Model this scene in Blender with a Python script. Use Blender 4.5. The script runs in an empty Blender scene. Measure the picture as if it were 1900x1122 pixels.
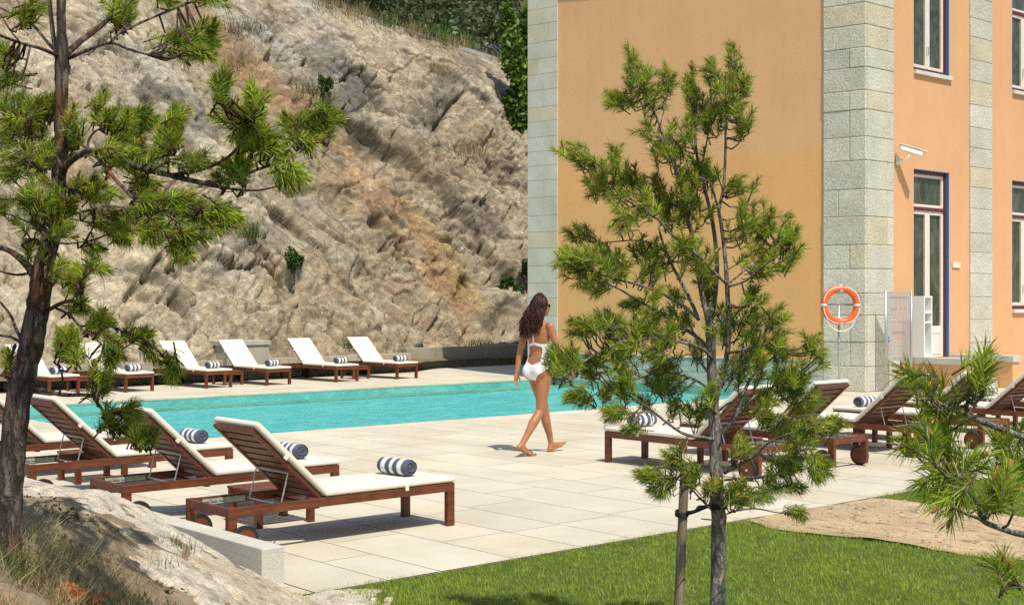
import bpy, bmesh, math, random
import numpy as np
from mathutils import Vector, Matrix
rnd = random.Random(7); NR = np.random.default_rng(7)
SC = bpy.context.scene; COL = SC.collection
# ------------------------------------------------------------------ camera, world, sun
FPX = 2450.0; TH = math.atan(2450/2810.0); CAMH = 1.65; YH = 557.5
CT, ST = math.cos(TH), math.sin(TH)
cam = bpy.data.cameras.new('camera'); cam.sensor_width = 36; cam.lens = FPX/1900*36
cam.shift_y = -(561-YH)/1900; cam.clip_start = .05; cam.clip_end = 2000
co = bpy.data.objects.new('camera', cam); COL.objects.link(co)
co.location = (0, 0, CAMH); co.rotation_euler = (math.pi/2, 0, -TH); SC.camera = co
SUN = Vector((-.25, -1, 1.8)).normalized()
sl = bpy.data.lights.new('sun', 'SUN'); sl.energy = 4.0; sl.angle = math.radians(.53); sl.color = (1, .95, .86)
so = bpy.data.objects.new('sun', sl); COL.objects.link(so); so.location = (0, -20, 30)
so.rotation_euler = SUN.to_track_quat('Z', 'Y').to_euler()
w = bpy.data.worlds.new('World'); SC.world = w; w.use_nodes = True
sky = w.node_tree.nodes.new('ShaderNodeTexSky'); sky.sky_type = 'NISHITA'; sky.sun_disc = False
sky.sun_elevation = math.asin(SUN.z); sky.sun_rotation = math.atan2(SUN.x, SUN.y)
bg = w.node_tree.nodes['Background']; bg.inputs[1].default_value = .128
w.node_tree.links.new(sky.outputs[0], bg.inputs[0])
SC.view_settings.view_transform = 'Standard'; SC.view_settings.look = 'None'
SC.view_settings.exposure = .20; SC.view_settings.gamma = 1
SC.cycles.max_bounces = 8; SC.cycles.transparent_max_bounces = 12
SC.cycles.use_denoising = False; SC.cycles.caustics_reflective = False; SC.cycles.caustics_refractive = False; SC.cycles.sample_clamp_indirect = 2.5

def cam2w(X, Y): return X*CT+Y*ST, -X*ST+Y*CT
def at(px, py, D):                       # the place seen at a photo pixel, D metres ahead
    u, v = cam2w((px-950)/FPX*D, D); return Vector((u, v, CAMH-(py-YH)/FPX*D))
# ------------------------------------------------------------------ materials
def nd(nt, t, **kw):
    n = nt.nodes.new(t)
    for k, v in kw.items():
        if k[0] == '_': setattr(n, k[1:], v)
        else: n.inputs[k].default_value = v
    return n
def base_mat(name, rough=.7, spec=.3):
    m = bpy.data.materials.new(name); m.use_nodes = True; nt = m.node_tree
    b = nt.nodes['Principled BSDF']; b.inputs['Roughness'].default_value = rough
    b.inputs['Specular IOR Level'].default_value = spec
    return m, nt, b
def mixc(nt, fac, a, b, mode='MIX'):
    n = nt.nodes.new('ShaderNodeMix'); n.data_type = 'RGBA'; n.blend_type = mode
    for s, v in ((0, fac), (6, a), (7, b)):
        if hasattr(v, 'is_output'): nt.links.new(v, n.inputs[s])
        else: n.inputs[s].default_value = v if s == 0 else ((*v, 1) if len(v) == 3 else v)
    return n.outputs[2]
def ramp(nt, src, a, b, ca=(0, 0, 0), cb=(1, 1, 1)):
    n = nt.nodes.new('ShaderNodeValToRGB'); e = n.color_ramp.elements
    e[0].position = a; e[1].position = b; e[0].color = (*ca, 1); e[1].color = (*cb, 1)
    nt.links.new(src, n.inputs[0]); return n.outputs[0]
def coords(nt, scale=(1, 1, 1), out='Object', rot=(0, 0, 0)):
    t = nt.nodes.new('ShaderNodeTexCoord'); m = nt.nodes.new('ShaderNodeMapping')
    m.inputs['Scale'].default_value = scale; m.inputs['Rotation'].default_value = rot
    nt.links.new(t.outputs[out], m.inputs[0]); return m.outputs[0]
def noise(nt, vec, scale, detail=4, rough=.6, dist=0):
    n = nt.nodes.new('ShaderNodeTexNoise'); n.inputs['Scale'].default_value = scale
    n.inputs['Detail'].default_value = detail; n.inputs['Roughness'].default_value = rough
    n.inputs['Distortion'].default_value = dist; nt.links.new(vec, n.inputs[0]); return n.outputs[0]
def bump(nt, b, h, strength, dist=.01):
    n = nt.nodes.new('ShaderNodeBump'); n.inputs['Strength'].default_value = strength
    n.inputs['Distance'].default_value = dist; nt.links.new(h, n.inputs['Height'])
    nt.links.new(n.outputs[0], b.inputs['Normal'])
def attr(nt, name='col'):
    n = nt.nodes.new('ShaderNodeAttribute'); n.attribute_name = name; return n.outputs[0]
def simple(name, col, rough=.6, spec=.3, metal=0, nscale=0, namp=.25, bmp=0):
    m, nt, b = base_mat(name, rough, spec); b.inputs['Metallic'].default_value = metal
    b.inputs['Base Color'].default_value = (*col, 1)
    if nscale:
        v = coords(nt); n = noise(nt, v, nscale, 5)
        c = mixc(nt, ramp(nt, n, .3, .7), tuple(x*(1-namp) for x in col), tuple(min(1, x*(1+namp)) for x in col))
        nt.links.new(c, b.inputs['Base Color'])
        if bmp: bump(nt, b, n, bmp)
    return m
def attr_mat(name, rough=.8, spec=.2, nscale=60, namp=.2, bmp=.3, bdist=.004, transl=0, big=0):
    m, nt, b = base_mat(name, rough, spec); a = attr(nt); v = coords(nt)
    n = noise(nt, v, nscale, 6, .65)
    c = mixc(nt, 1.0, a, ramp(nt, n, .25, .75, (1-namp,)*3, (1+namp,)*3), 'MULTIPLY')
    if big:
        n2 = noise(nt, v, big, 5, .6)
        c = mixc(nt, 1.0, c, ramp(nt, n2, .3, .7, (.86, .84, .8), (1.08, 1.08, 1.08)), 'MULTIPLY')
    nt.links.new(c, b.inputs['Base Color'])
    if bmp: bump(nt, b, n, bmp, bdist)
    if transl:
        t = nt.nodes.new('ShaderNodeBsdfTranslucent'); nt.links.new(c, t.inputs[0])
        mx = nt.nodes.new('ShaderNodeMixShader'); mx.inputs[0].default_value = transl
        nt.links.new(b.outputs[0], mx.inputs[1]); nt.links.new(t.outputs[0], mx.inputs[2])
        nt.links.new(mx.outputs[0], nt.nodes['Material Output'].inputs[0])
    return m
def wood_mat():
    m, nt, b = base_mat('stained_wood', .42, .4)
    v = coords(nt, (30, 4, 30)); n = noise(nt, v, 1.2, 6, .7, .6)
    v2 = coords(nt, (3, 3, 3)); n2 = noise(nt, v2, 1.5, 3)
    c = mixc(nt, ramp(nt, n, .3, .72), (.075, .021, .009), (.235, .068, .025))
    c = mixc(nt, 1.0, c, ramp(nt, n2, .3, .7, (.72, .7, .7), (1.2, 1.15, 1.1)), 'MULTIPLY')
    c = mixc(nt, 1.0, c, attr(nt), 'MULTIPLY')
    nt.links.new(c, b.inputs['Base Color']); bump(nt, b, n, .25, .003); return m
M = {}
M['wood'] = wood_mat()
M['cushion'] = simple('cream_canvas', (.72, .67, .54), .85, .15, 0, 140, .035, .15)
M['metal'] = simple('galvanised_steel', (.52, .53, .53), .38, .5, .85)
M['ratchet'] = simple('zinc_plate', (.33, .37, .29), .7, .2, 0, 30, .25)
M['tyre'] = simple('dark_rubber', (.02, .02, .022), .6, .3)
M['towel'] = attr_mat('terry_cloth', .95, .05, 160, .16, .8, .006)
M['deck'] = attr_mat('granite_slab', .75, .25, 75, .13, .12, .002, big=1.1)
M['joint'] = simple('sandy_joint', (.54, .46, .34), .9, .1, 0, 20)
M['granite'] = attr_mat('speckled_granite', .8, .25, 95, .34, .35, .004, big=2.0)
M['roughstone'] = attr_mat('rough_granite_block', .85, .2, 26, .3, 1.0, .02, big=1.6)
M['foliage'] = attr_mat('pine_needle', .42, .45, 8, .15, 0, transl=.38)
M['leaf'] = attr_mat('leaf', .5, .35, 8, .2, 0, transl=.3)
M['grass'] = attr_mat('grass_blade', .5, .35, 3, .2, 0, transl=.35)
M['white'] = simple('white_paint', (.80, .79, .75), .5, .4)
M['cream'] = simple('cream_paint', (.80, .70, .60), .45, .4)
M['maroon'] = simple('maroon_paint', (.13, .022, .02), .4, .4)
M['blue'] = simple('blue_paint', (.06, .20, .44), .45, .4)
M['bark'] = None
def bark_mat(name, c1, c2, c3, sc=1.0, edge=.6):
    m, nt, b = base_mat(name, .9, .15)
    v = coords(nt, (sc, sc, sc*.32)); n = noise(nt, v, 26, 6, .7, .8)
    vo = nt.nodes.new('ShaderNodeTexVoronoi'); vo.feature = 'DISTANCE_TO_EDGE'; vo.inputs['Scale'].default_value = 30
    nt.links.new(v, vo.inputs[0]); vv = vo.outputs['Distance']
    c = mixc(nt, ramp(nt, n, .38, .62), c1, c2)
    n3 = noise(nt, coords(nt, (sc, sc, sc*.5)), 9, 4, .6)
    c = mixc(nt, ramp(nt, n3, .5, .62), c, c3)
    dn_ = nt.nodes.new('ShaderNodeVectorMath'); dn_.operation = 'MULTIPLY_ADD'; nt.links.new(n, dn_.inputs[0]); dn_.inputs[1].default_value = (.09,)*3; nt.links.new(v, dn_.inputs[2]); nt.links.new(dn_.outputs[0], vo.inputs[0])
    c = mixc(nt, ramp(nt, vv, .0, .16, (edge,)*3, (0, 0, 0)), c, (.025, .018, .013))
    c = mixc(nt, 1.0, c, attr(nt), 'MULTIPLY')
    nt.links.new(c, b.inputs['Base Color'])
    h = mixc(nt, .5, n, ramp(nt, vv, 0, .2)); bump(nt, b, h, .9, .012); return m
M['bark_grey'] = bark_mat('grey_pine_bark', (.20, .17, .14), (.44, .40, .35), (.31, .23, .18), 1.3, .4)
M['bark_red'] = bark_mat('red_brown_pine_bark', (.085, .062, .05), (.21, .165, .135), (.20, .095, .05), .8, .8)
def plaster(name, up, low):
    m, nt, b = base_mat(name, .88, .15)
    geo = nt.nodes.new('ShaderNodeNewGeometry'); sp = nt.nodes.new('ShaderNodeSeparateXYZ')
    nt.links.new(geo.outputs['Position'], sp.inputs[0])
    v = coords(nt); n = noise(nt, v, 1.1, 5, .6); n2 = noise(nt, v, 45, 4, .6)
    a = nd(nt, 'ShaderNodeMath', _operation='MULTIPLY_ADD'); nt.links.new(n, a.inputs[0]); a.inputs[1].default_value = .9
    nt.links.new(sp.outputs[2], a.inputs[2])
    r = nd(nt, 'ShaderNodeMapRange'); nt.links.new(a.outputs[0], r.inputs[0])
    r.inputs[1].default_value = 4.72; r.inputs[2].default_value = 5.15
    c = mixc(nt, r.outputs[0], low, up)
    c = mixc(nt, 1.0, c, ramp(nt, n, .3, .7, (.95, .95, .94), (1.04, 1.04, 1.04)), 'MULTIPLY')
    n3 = noise(nt, coords(nt, (2.6, 2.6, .22)), 1.5, 5, .6); c = mixc(nt, 1.0, c, ramp(nt, n3, .3, .7, (.975, .972, .965), (1.018, 1.018, 1.018)), 'MULTIPLY')
    c = mixc(nt, 1.0, c, ramp(nt, n2, .3, .7, (.97, .97, .97), (1.03, 1.03, 1.03)), 'MULTIPLY')
    nt.links.new(c, b.inputs['Base Color']); bump(nt, b, n2, .12, .004); return m
M['plaster'] = plaster('orange_plaster', (.79, .44, .215), (.83, .425, .17))
M['plaster2'] = plaster('apricot_plaster', (.70, .39, .20), (.70, .39, .20))
def glass_mat():
    m, nt, b = base_mat('window_glass', .04, .28); n = noise(nt, coords(nt, (1.6, 1, .9)), 2.2, 5, .65, 1.0)
    nt.links.new(mixc(nt, ramp(nt, n, .35, .7), (.028, .032, .018), (.12, .13, .085)), b.inputs['Base Color']); return m  # olive mottling in the base colour stands in for reflected trees
M['glass'] = glass_mat()
def water_mat():
    m, nt, b = base_mat('pool_water'); nt.nodes.remove(b)
    v = coords(nt, (1, 1.5, 1)); n = noise(nt, v, 3.4, 7, .74, .8)
    bp = nt.nodes.new('ShaderNodeBump'); bp.inputs['Strength'].default_value = .9; bp.inputs['Distance'].default_value = .22
    nl_ = noise(nt, coords(nt, (1, 2.2, 1), rot=(0, 0, .25)), .55, 4, .6, .6); nt.links.new(mixc(nt, .6, n, nl_), bp.inputs['Height'])
    tr = nt.nodes.new('ShaderNodeBsdfTransparent'); tr.inputs[0].default_value = (.52, .93, .93, 1)
    gl = nt.nodes.new('ShaderNodeBsdfGlossy'); gl.inputs['Roughness'].default_value = .16
    nt.links.new(bp.outputs[0], gl.inputs['Normal'])
    fr = nt.nodes.new('ShaderNodeFresnel'); fr.inputs['IOR'].default_value = 1.3; nt.links.new(bp.outputs[0], fr.inputs['Normal'])
    mu = nd(nt, 'ShaderNodeMath', _operation='MULTIPLY'); nt.links.new(fr.outputs[0], mu.inputs[0]); mu.inputs[1].default_value = .75
    mx = nt.nodes.new('ShaderNodeMixShader'); nt.links.new(mu.outputs[0], mx.inputs[0])
    nt.links.new(tr.outputs[0], mx.inputs[1]); nt.links.new(gl.outputs[0], mx.inputs[2])
    nt.links.new(mx.outputs[0], nt.nodes['Material Output'].inputs[0]); return m
M['water'] = water_mat()
def tile_mat():
    m, nt, b = base_mat('turquoise_mosaic', .4, .4); v = coords(nt)
    n = noise(nt, coords(nt, (1, 1.5, 1)), 1.6, 4, .6, 1.2)  # paler swirls painted into the tile colour as caustic light
    c = mixc(nt, ramp(nt, n, .35, .65), (.28, .68, .68), (.62, .90, .85))
    nt.links.new(c, b.inputs['Base Color']); return m
M['tile'] = tile_mat()
# ------------------------------------------------------------------ mesh helpers
def mesh_obj(name, V, F, mat, parent=None, smooth=False, col=None, bevel=0, segs=2, loc=None):
    V = np.asarray(V, dtype=np.float32).reshape(-1, 3)
    me = bpy.data.meshes.new(name)
    if isinstance(F, np.ndarray):
        k = F.shape[1]; me.vertices.add(len(V)); me.vertices.foreach_set('co', V.ravel())
        me.loops.add(F.size); me.loops.foreach_set('vertex_index', F.astype(np.int32).ravel())
        me.polygons.add(len(F)); me.polygons.foreach_set('loop_start', np.arange(0, F.size, k, dtype=np.int32))
        me.update(calc_edges=True); me.validate()
    else:
        me.from_pydata(V.tolist(), [], F); me.update()
    if col is None: col = np.ones((len(V), 3))
    a = me.color_attributes.new('col', 'FLOAT_COLOR', 'POINT')
    c4 = np.ones((len(V), 4), np.float32); c4[:, :3] = col; a.data.foreach_set('color', c4.ravel())
    if smooth: me.polygons.foreach_set('use_smooth', np.ones(len(me.polygons), bool))
    if mat: me.materials.append(mat)
    o = bpy.data.objects.new(name, me); COL.objects.link(o)
    if parent: o.parent = parent
    if loc is not None: o.location = loc
    if bevel:
        b = o.modifiers.new('bevel', 'BEVEL'); b.width = bevel; b.segments = segs; b.limit_method = 'ANGLE'; b.angle_limit = .6
        b.harden_normals = False
    return o
class MB:
    def __init__(s): s.V = []; s.F = []; s.C = []
    def add(s, V, F, col=(1, 1, 1)):
        k = len(s.V); s.V += [tuple(p) for p in V]; s.F += [tuple(i+k for i in f) for f in F]
        if len(np.shape(col)) == 1: s.C += [tuple(col)]*len(V)
        else: s.C += [tuple(c) for c in col]
        return s
    def box(s, c, d, R=None, col=(1, 1, 1)):
        hx, hy, hz = d[0]/2, d[1]/2, d[2]/2; c = Vector(c)
        P = [Vector((x*hx, y*hy, z*hz)) for z in (-1, 1) for y in (-1, 1) for x in (-1, 1)]
        if R is not None: P = [R @ p for p in P]
        return s.add([p+c for p in P], [(0, 2, 3, 1), (4, 5, 7, 6), (0, 1, 5, 4), (2, 6, 7, 3), (0, 4, 6, 2), (1, 3, 7, 5)], col)
    def bb(s, a, b, col=(1, 1, 1)):
        return s.box([(a[i]+b[i])/2 for i in range(3)], [abs(b[i]-a[i]) for i in range(3)], None, col)
    def tube(s, path, rad, n=8, col=(1, 1, 1), closed=False, jit=0, flat=1.0):
        path = [Vector(p) for p in path]; N = len(path)
        if not hasattr(rad, '__len__'): rad = [rad]*N
        V = []; nrm = None; cols = []
        for i, p in enumerate(path):
            a = path[(i-1) % N] if (closed or i) else p; b = path[(i+1) % N] if (closed or i < N-1) else p
            t = (b-a).normalized() if (b-a).length > 1e-9 else Vector((0, 0, 1))
            if nrm is None:
                nrm = t.orthogonal().normalized()
            nrm = (nrm-t*nrm.dot(t)).normalized(); bi = t.cross(nrm)
            for k in range(n):
                an = 2*math.pi*k/n; r = rad[i]*(1+(rnd.uniform(-jit, jit) if jit else 0))
                V.append(p+nrm*math.cos(an)*r+bi*math.sin(an)*r*flat)
        F = []
        for i in range(N if closed else N-1):
            j = (i+1) % N
            for k in range(n):
                F.append((i*n+k, i*n+(k+1) % n, j*n+(k+1) % n, j*n+k))
        if not closed: F += [tuple(range(n-1, -1, -1)), tuple((N-1)*n+k for k in range(n))]
        return s.add(V, F, col)
    def extrude(s, prof, x0, x1, col=(1, 1, 1)):      # profile of (y, z) pushed along x
        n = len(prof); V = [(x0, y, z) for y, z in prof]+[(x1, y, z) for y, z in prof]
        F = [tuple(range(n)), tuple(range(2*n-1, n-1, -1))]+[(i, i+n, (i+1) % n+n, (i+1) % n) for i in range(n)]
        return s.add(V, F, col)
    def disc(s, c, axis, r, t, n=24, col=(1, 1, 1), prof=None):
        axis = Vector(axis).normalized(); c = Vector(c)
        return s.tube([c-axis*t/2, c+axis*t/2], r, n, col)
    def build(s, name, mat, parent=None, smooth=False, bevel=0, segs=2, loc=None):
        return mesh_obj(name, s.V, s.F, mat, parent, smooth, np.array(s.C), bevel, segs, loc)
def tag(o, label=None, cat=None, group=None, kind=None):
    if label: o['label'] = label
    if cat: o['category'] = cat
    if group: o['group'] = group
    if kind: o['kind'] = kind
    return o
def thing(name, label, cat, loc=(0, 0, 0), rz=0, group=None):
    o = bpy.data.objects.new(name, None); COL.objects.link(o); o.empty_display_size = .1
    o.location = loc; o.rotation_euler = (0, 0, rz); return tag(o, label, cat, group)
def copy_tree(o, parent=None):
    c = o.copy(); COL.objects.link(c)
    if parent: c.parent = parent
    for ch in list(o.children): copy_tree(ch, c)
    return c
# numpy noise
def hsh(i, j, s):
    x = (i.astype(np.int64)*374761393+j.astype(np.int64)*668265263+s*982451653) & 0xffffffff
    x = ((x ^ (x >> 13))*1274126177) & 0xffffffff; x = x ^ (x >> 16)
    return (x & 0xffff)/65535.0
def vn(x, y, s=0):
    i = np.floor(x); j = np.floor(y); fx = x-i; fy = y-j; fx = fx*fx*(3-2*fx); fy = fy*fy*(3-2*fy)
    return (hsh(i, j, s)*(1-fx)+hsh(i+1, j, s)*fx)*(1-fy)+(hsh(i, j+1, s)*(1-fx)+hsh(i+1, j+1, s)*fx)*fy
def fbm(x, y, s=0, o=5, g=.5):
    t = 0; a = 1; n = 0
    for k in range(o): t = t+a*vn(x*2**k+k*17.3, y*2**k+k*9.1, s+k); n += a; a *= g
    return t/n
def worley(x, y, s=0):
    i = np.floor(x); j = np.floor(y); f1 = np.full(x.shape, 9.); f2 = np.full(x.shape, 9.)
    cx = np.zeros_like(x); cy = np.zeros_like(x); ci = np.zeros_like(x); cj = np.zeros_like(x)
    for a in (-1, 0, 1):
        for b in (-1, 0, 1):
            px = i+a+.1+.8*hsh(i+a, j+b, s); py = j+b+.1+.8*hsh(i+a, j+b, s+1); d = np.hypot(px-x, py-y)
            m = d < f1; f2 = np.where(m, f1, np.minimum(f2, d)); f1 = np.where(m, d, f1)
            cx = np.where(m, px, cx); cy = np.where(m, py, cy); ci = np.where(m, i+a, ci); cj = np.where(m, j+b, cj)
    return f1, f2, cx, cy, hsh(ci, cj, s+2), hsh(ci, cj, s+3), hsh(ci, cj, s+4)
def grid(nx, ny):
    a = np.arange(nx*ny).reshape(ny, nx)
    return np.stack([a[:-1, :-1], a[:-1, 1:], a[1:, 1:], a[1:, :-1]], -1).reshape(-1, 4)
def sstep(a, b, x): t = np.clip((x-a)/(b-a), 0, 1); return t*t*(3-2*t)
# ------------------------------------------------------------------ ground, deck, pool
POOL = (7.0, 20.6, 14.36, 20.74)        # u0 u1 v0 v1
CU, CV = 20.48, 13.786                   # corner of the building
WD = Vector((-.186, .9825, 0)).normalized(); WN = Vector((-WD.y, WD.x, 0))   # left face: along, outward
def flat(name, x0, x1, y0, y1, z, mat, th=.0):
    return MB().add([(x0, y0, z), (x1, y0, z), (x1, y1, z), (x0, y1, z)], [(0, 1, 2, 3)]).build(name, mat)
tag(flat('ground', -400, 400, -400, 400, -1.7, simple('dry_soil', (.24, .19, .12), .95, .1, 0, .6)), kind='structure')
mb = MB()
rects = [(3.4, 4.065, 6.36, 6.70), (4.07, 33, 6.36, POOL[2]-.3), (2.5, POOL[0]-.3, POOL[2]-.3, 26), (POOL[0]-.3, 33, POOL[3]+.3, 29)]
def slabcol():
    g = rnd.uniform(.94, 1.04); y = rnd.random()
    c = (.615, .56, .43) if y < .75 else (.615, .55, .405)
    return tuple(x*g for x in c)
def slabs(x0, x1, y0, y1):
    x = x0
    while x < x1-.05:
        wd = min(rnd.choice((.4, .5, .6, .6, .75)), x1-x); y = y0-rnd.uniform(0, .9)
        if x1-x-wd < .15: wd = x1-x
        while y < y1:
            ln = rnd.uniform(.8, 1.5); a, b = max(y, y0), min(y+ln, y1)
            if b-a > .03:
                g = .0035
                mb.add([(x+g, a+g, 0), (x+wd-g, a+g, 0), (x+wd-g, b-g, 0), (x+g, b-g, 0)], [(0, 1, 2, 3)], slabcol())
            y += ln
        x += wd
for r in rects: slabs(*r)
# coping stones round the water
u0, u1, v0, v1 = POOL
def coping(ax, a0, a1, b0, b1):
    p = a0
    while p < a1-.05:
        q = min(p+1.2, a1); c = tuple(x*1.03 for x in slabcol()); g = .003
        if ax: mb.bb((p+g, b0, -.048), (q-g, b1, .0), c)
        else: mb.bb((b0, p+g, -.048), (b1, q-g, .0), c)
        p = q
coping(1, u0-.3, 20.5, v0-.297, v0); coping(1, u0-.3, 19.3, v1, v1+.297); coping(0, v0, v1, u0-.297, u0)
tag(mb.build('deck', M['deck']), kind='structure')
jb = MB()
for (x0, x1, y0, y1) in rects: jb.add([(x0, y0, -.007), (x1, y0, -.007), (x1, y1, -.007), (x0, y1, -.007)], [(0, 1, 2, 3)])
tag(jb.build('deck_bed', M['joint']), kind='structure')
pb = MB(); dz = -.19
pb.add([(u0, v0, dz), (u1+1, v0, dz), (u1+1, v1, dz), (u0, v1, dz)], [(0, 1, 2, 3)])
pb.add([(u0, v0, dz), (u0, v1, dz), (u0, v1, -.05), (u0, v0, -.05)], [(0, 1, 2, 3)])
pb.add([(u0, v0, dz), (u1+1, v0, dz), (u1+1, v0, -.05), (u0, v0, -.05)], [(0, 1, 2, 3)])
pb.add([(u0, v1, dz), (u1+1, v1, dz), (u1+1, v1, -.05), (u0, v1, -.05)], [(0, 1, 2, 3)])
lb = MB(); lb.bb((u0+.003, v0+.003, -.185), (20.4, v0+.34, -.12), (.60, .60, .47)); lb.bb((u0+.003, v1-.34, -.185), (19.3, v1-.003, -.15), (.56, .58, .46)); lb.bb((u0+.003, v0+.345, -.185), (u0+.34, v1-.345, -.13), (.58, .59, .46))
tag(lb.build('pool_ledge', M['granite']), kind='structure')
tag(pb.build('pool', M['tile']), kind='structure')
nx, ny = 90, 60
X, Y = np.meshgrid(np.linspace(u0+.002, u1+.25, nx), np.linspace(v0+.002, v1-.002, ny))
tag(mesh_obj('water', np.stack([X, Y, np.full_like(X, -.022)], -1), grid(nx, ny), M['water'], smooth=True), kind='structure')
# lawn, path
def lawn_edge(u): return 6.38+.03*np.sin(u*2.1)+.02*np.sin(u*5.7+1)
def path_l(v): return 7.88+.10*np.sin(v*1.9)+.05*np.sin(v*5.1)+.35*sstep(5.9, 6.4, v)*0
def path_r(v): return 9.52+.06*np.sin(v*2.3+1)
tag(flat('lawn', -30, 60, -60, 6.37, -.012, simple('lawn_soil', (.08, .125, .03), .95, .1, 0, 9, .3)), kind='structure')
nx, ny = 60, 200
vv = np.linspace(-12, 6.33, ny); T = np.linspace(0, 1, nx)
X = path_l(vv)[:, None]*(1-T)+path_r(vv)[:, None]*T; Y = np.repeat(vv[:, None], nx, 1)
Z = .0+.03*fbm(X*2, Y*2, 3, 4)+.022*fbm(X*9, Y*9, 8, 3)-.022
pn = fbm(X*1.3, Y*1.3, 5, 4); pc = np.array([.50, .37, .22])*(0.8+.45*pn[..., None])
pc = np.where((worley(X*7, Y*7, 4)[0] < .16)[..., None], pc*.55, pc)
M['dirt'] = attr_mat('sandy_dirt', .95, .1, 38, .3, .8, .012, big=2.5)
tag(mesh_obj('path', np.stack([X, Y, Z], -1), grid(nx, ny), M['dirt'], col=pc.reshape(-1, 3), smooth=True), kind='structure')
def blades(P, H, W, lean, C, tipc=None):
    n = len(P); an = NR.uniform(0, 2*np.pi, n); la = NR.uniform(0, 2*np.pi, n)
    d = np.stack([np.cos(an), np.sin(an), np.zeros(n)], 1)*W[:, None]/2
    t = np.stack([np.cos(la)*lean*H, np.sin(la)*lean*H, H], 1)
    V = np.stack([P-d, P+d, P+t*.55+d*.7, P+t*.55-d*.7, P+t*np.array([1.25, 1.25, 1])], 1)
    k = np.arange(n)*5
    F = [tuple(r) for r in np.stack([k, k+1, k+2, k+3], 1)]+[tuple(r) for r in np.stack([k+3, k+2, k+4], 1)]
    Cc = np.repeat(C[:, None, :], 5, 1)*np.array([.75, .75, 1, 1, 1.15])[None, :, None]
    return V.reshape(-1, 3), F, Cc.reshape(-1, 3)
def blades_tri(P, H, W, lean, C):
    n = len(P); an = NR.uniform(0, 2*np.pi, n); la = NR.uniform(0, 2*np.pi, n)
    d = np.stack([np.cos(an), np.sin(an), np.zeros(n)], 1)*W[:, None]/2
    t = np.stack([np.cos(la)*lean*H, np.sin(la)*lean*H, H], 1)
    V = np.stack([P-d, P+d, P+t], 1).reshape(-1, 3)
    return V, np.arange(3*n).reshape(n, 3), np.repeat(C, 3, 0)
n = 330000
XX = NR.uniform(-2.2, 5.2, n); DD = 5.6+9*NR.random(n)**1.3
PU, PV = XX*CT+DD*ST, -XX*ST+DD*CT
edge = NR.normal(0, .02, n)
ok = (PV < lawn_edge(PU)+edge) & ~((PU > path_l(PV)+.05+edge*1.5) & (PU < path_r(PV)-.05+edge*1.5)) & (PU > 2.2)
PU, PV = PU[ok], PV[ok]; n = len(PU)
t = fbm(PU*1.5, PV*1.5, 21, 4); t2 = vn(PU*13, PV*13, 5); r = NR.random(n)
g1 = np.array([.145, .20, .012]); g2 = np.array([.45, .53, .05]); g3 = np.array([.42, .40, .17])
C = g1+(g2-g1)*np.clip(.45*t+.35*t2+.35*r, 0, 1)[:, None]; C = np.where((r > .95)[:, None], g3, C)
H = NR.uniform(.014, .034, n)*(.8+.5*t)
V, F, Cc = blades_tri(np.stack([PU, PV, np.full(n, -.01)], 1), H, NR.uniform(.003, .0055, n), NR.uniform(.2, .9, n), C)
tag(mesh_obj('grass', V, F, M['grass'], col=Cc), 'short green turf of the lawn beside the paving', 'grass', kind='stuff')
n = 2600; PVs = NR.uniform(.5, 6.25, n); PUs = path_l(PVs)+(path_r(PVs)-path_l(PVs))*NR.uniform(.02, .98, n)
t_ = NR.normal(0, 1, (n, 3)); t_ /= np.linalg.norm(t_, axis=1)[:, None]; sz = .004+.016*NR.random((n, 1))**3
P = np.stack([PUs, PVs, np.full(n, .022)], 1); ang = NR.uniform(0, 6.28, n); ex = np.stack([np.cos(ang), np.sin(ang), 0*ang], 1)*sz; ey = np.stack([-np.sin(ang), np.cos(ang), 0*ang], 1)*sz*NR.uniform(.4, .9, (n, 1)); ez = np.array([0, 0, 1])*sz*.5
V = np.stack([P+ex, P+ey, P-ex, P-ey, P+ez, P-ez*.8], 1).reshape(-1, 3); k = np.arange(n)*6
F = np.concatenate([np.stack([k+a_, k+b_, k+4], 1) for a_, b_ in ((0, 1), (1, 2), (2, 3), (3, 0))])
cc = np.array([.52, .40, .26])*NR.uniform(.35, 1.3, (n, 1)); tag(mesh_obj('gravel', V, F, M['dirt'], col=np.repeat(cc, 6, 0)), 'loose pebbles and crumbs scattered on the sandy path', 'gravel', kind='stuff')
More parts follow.
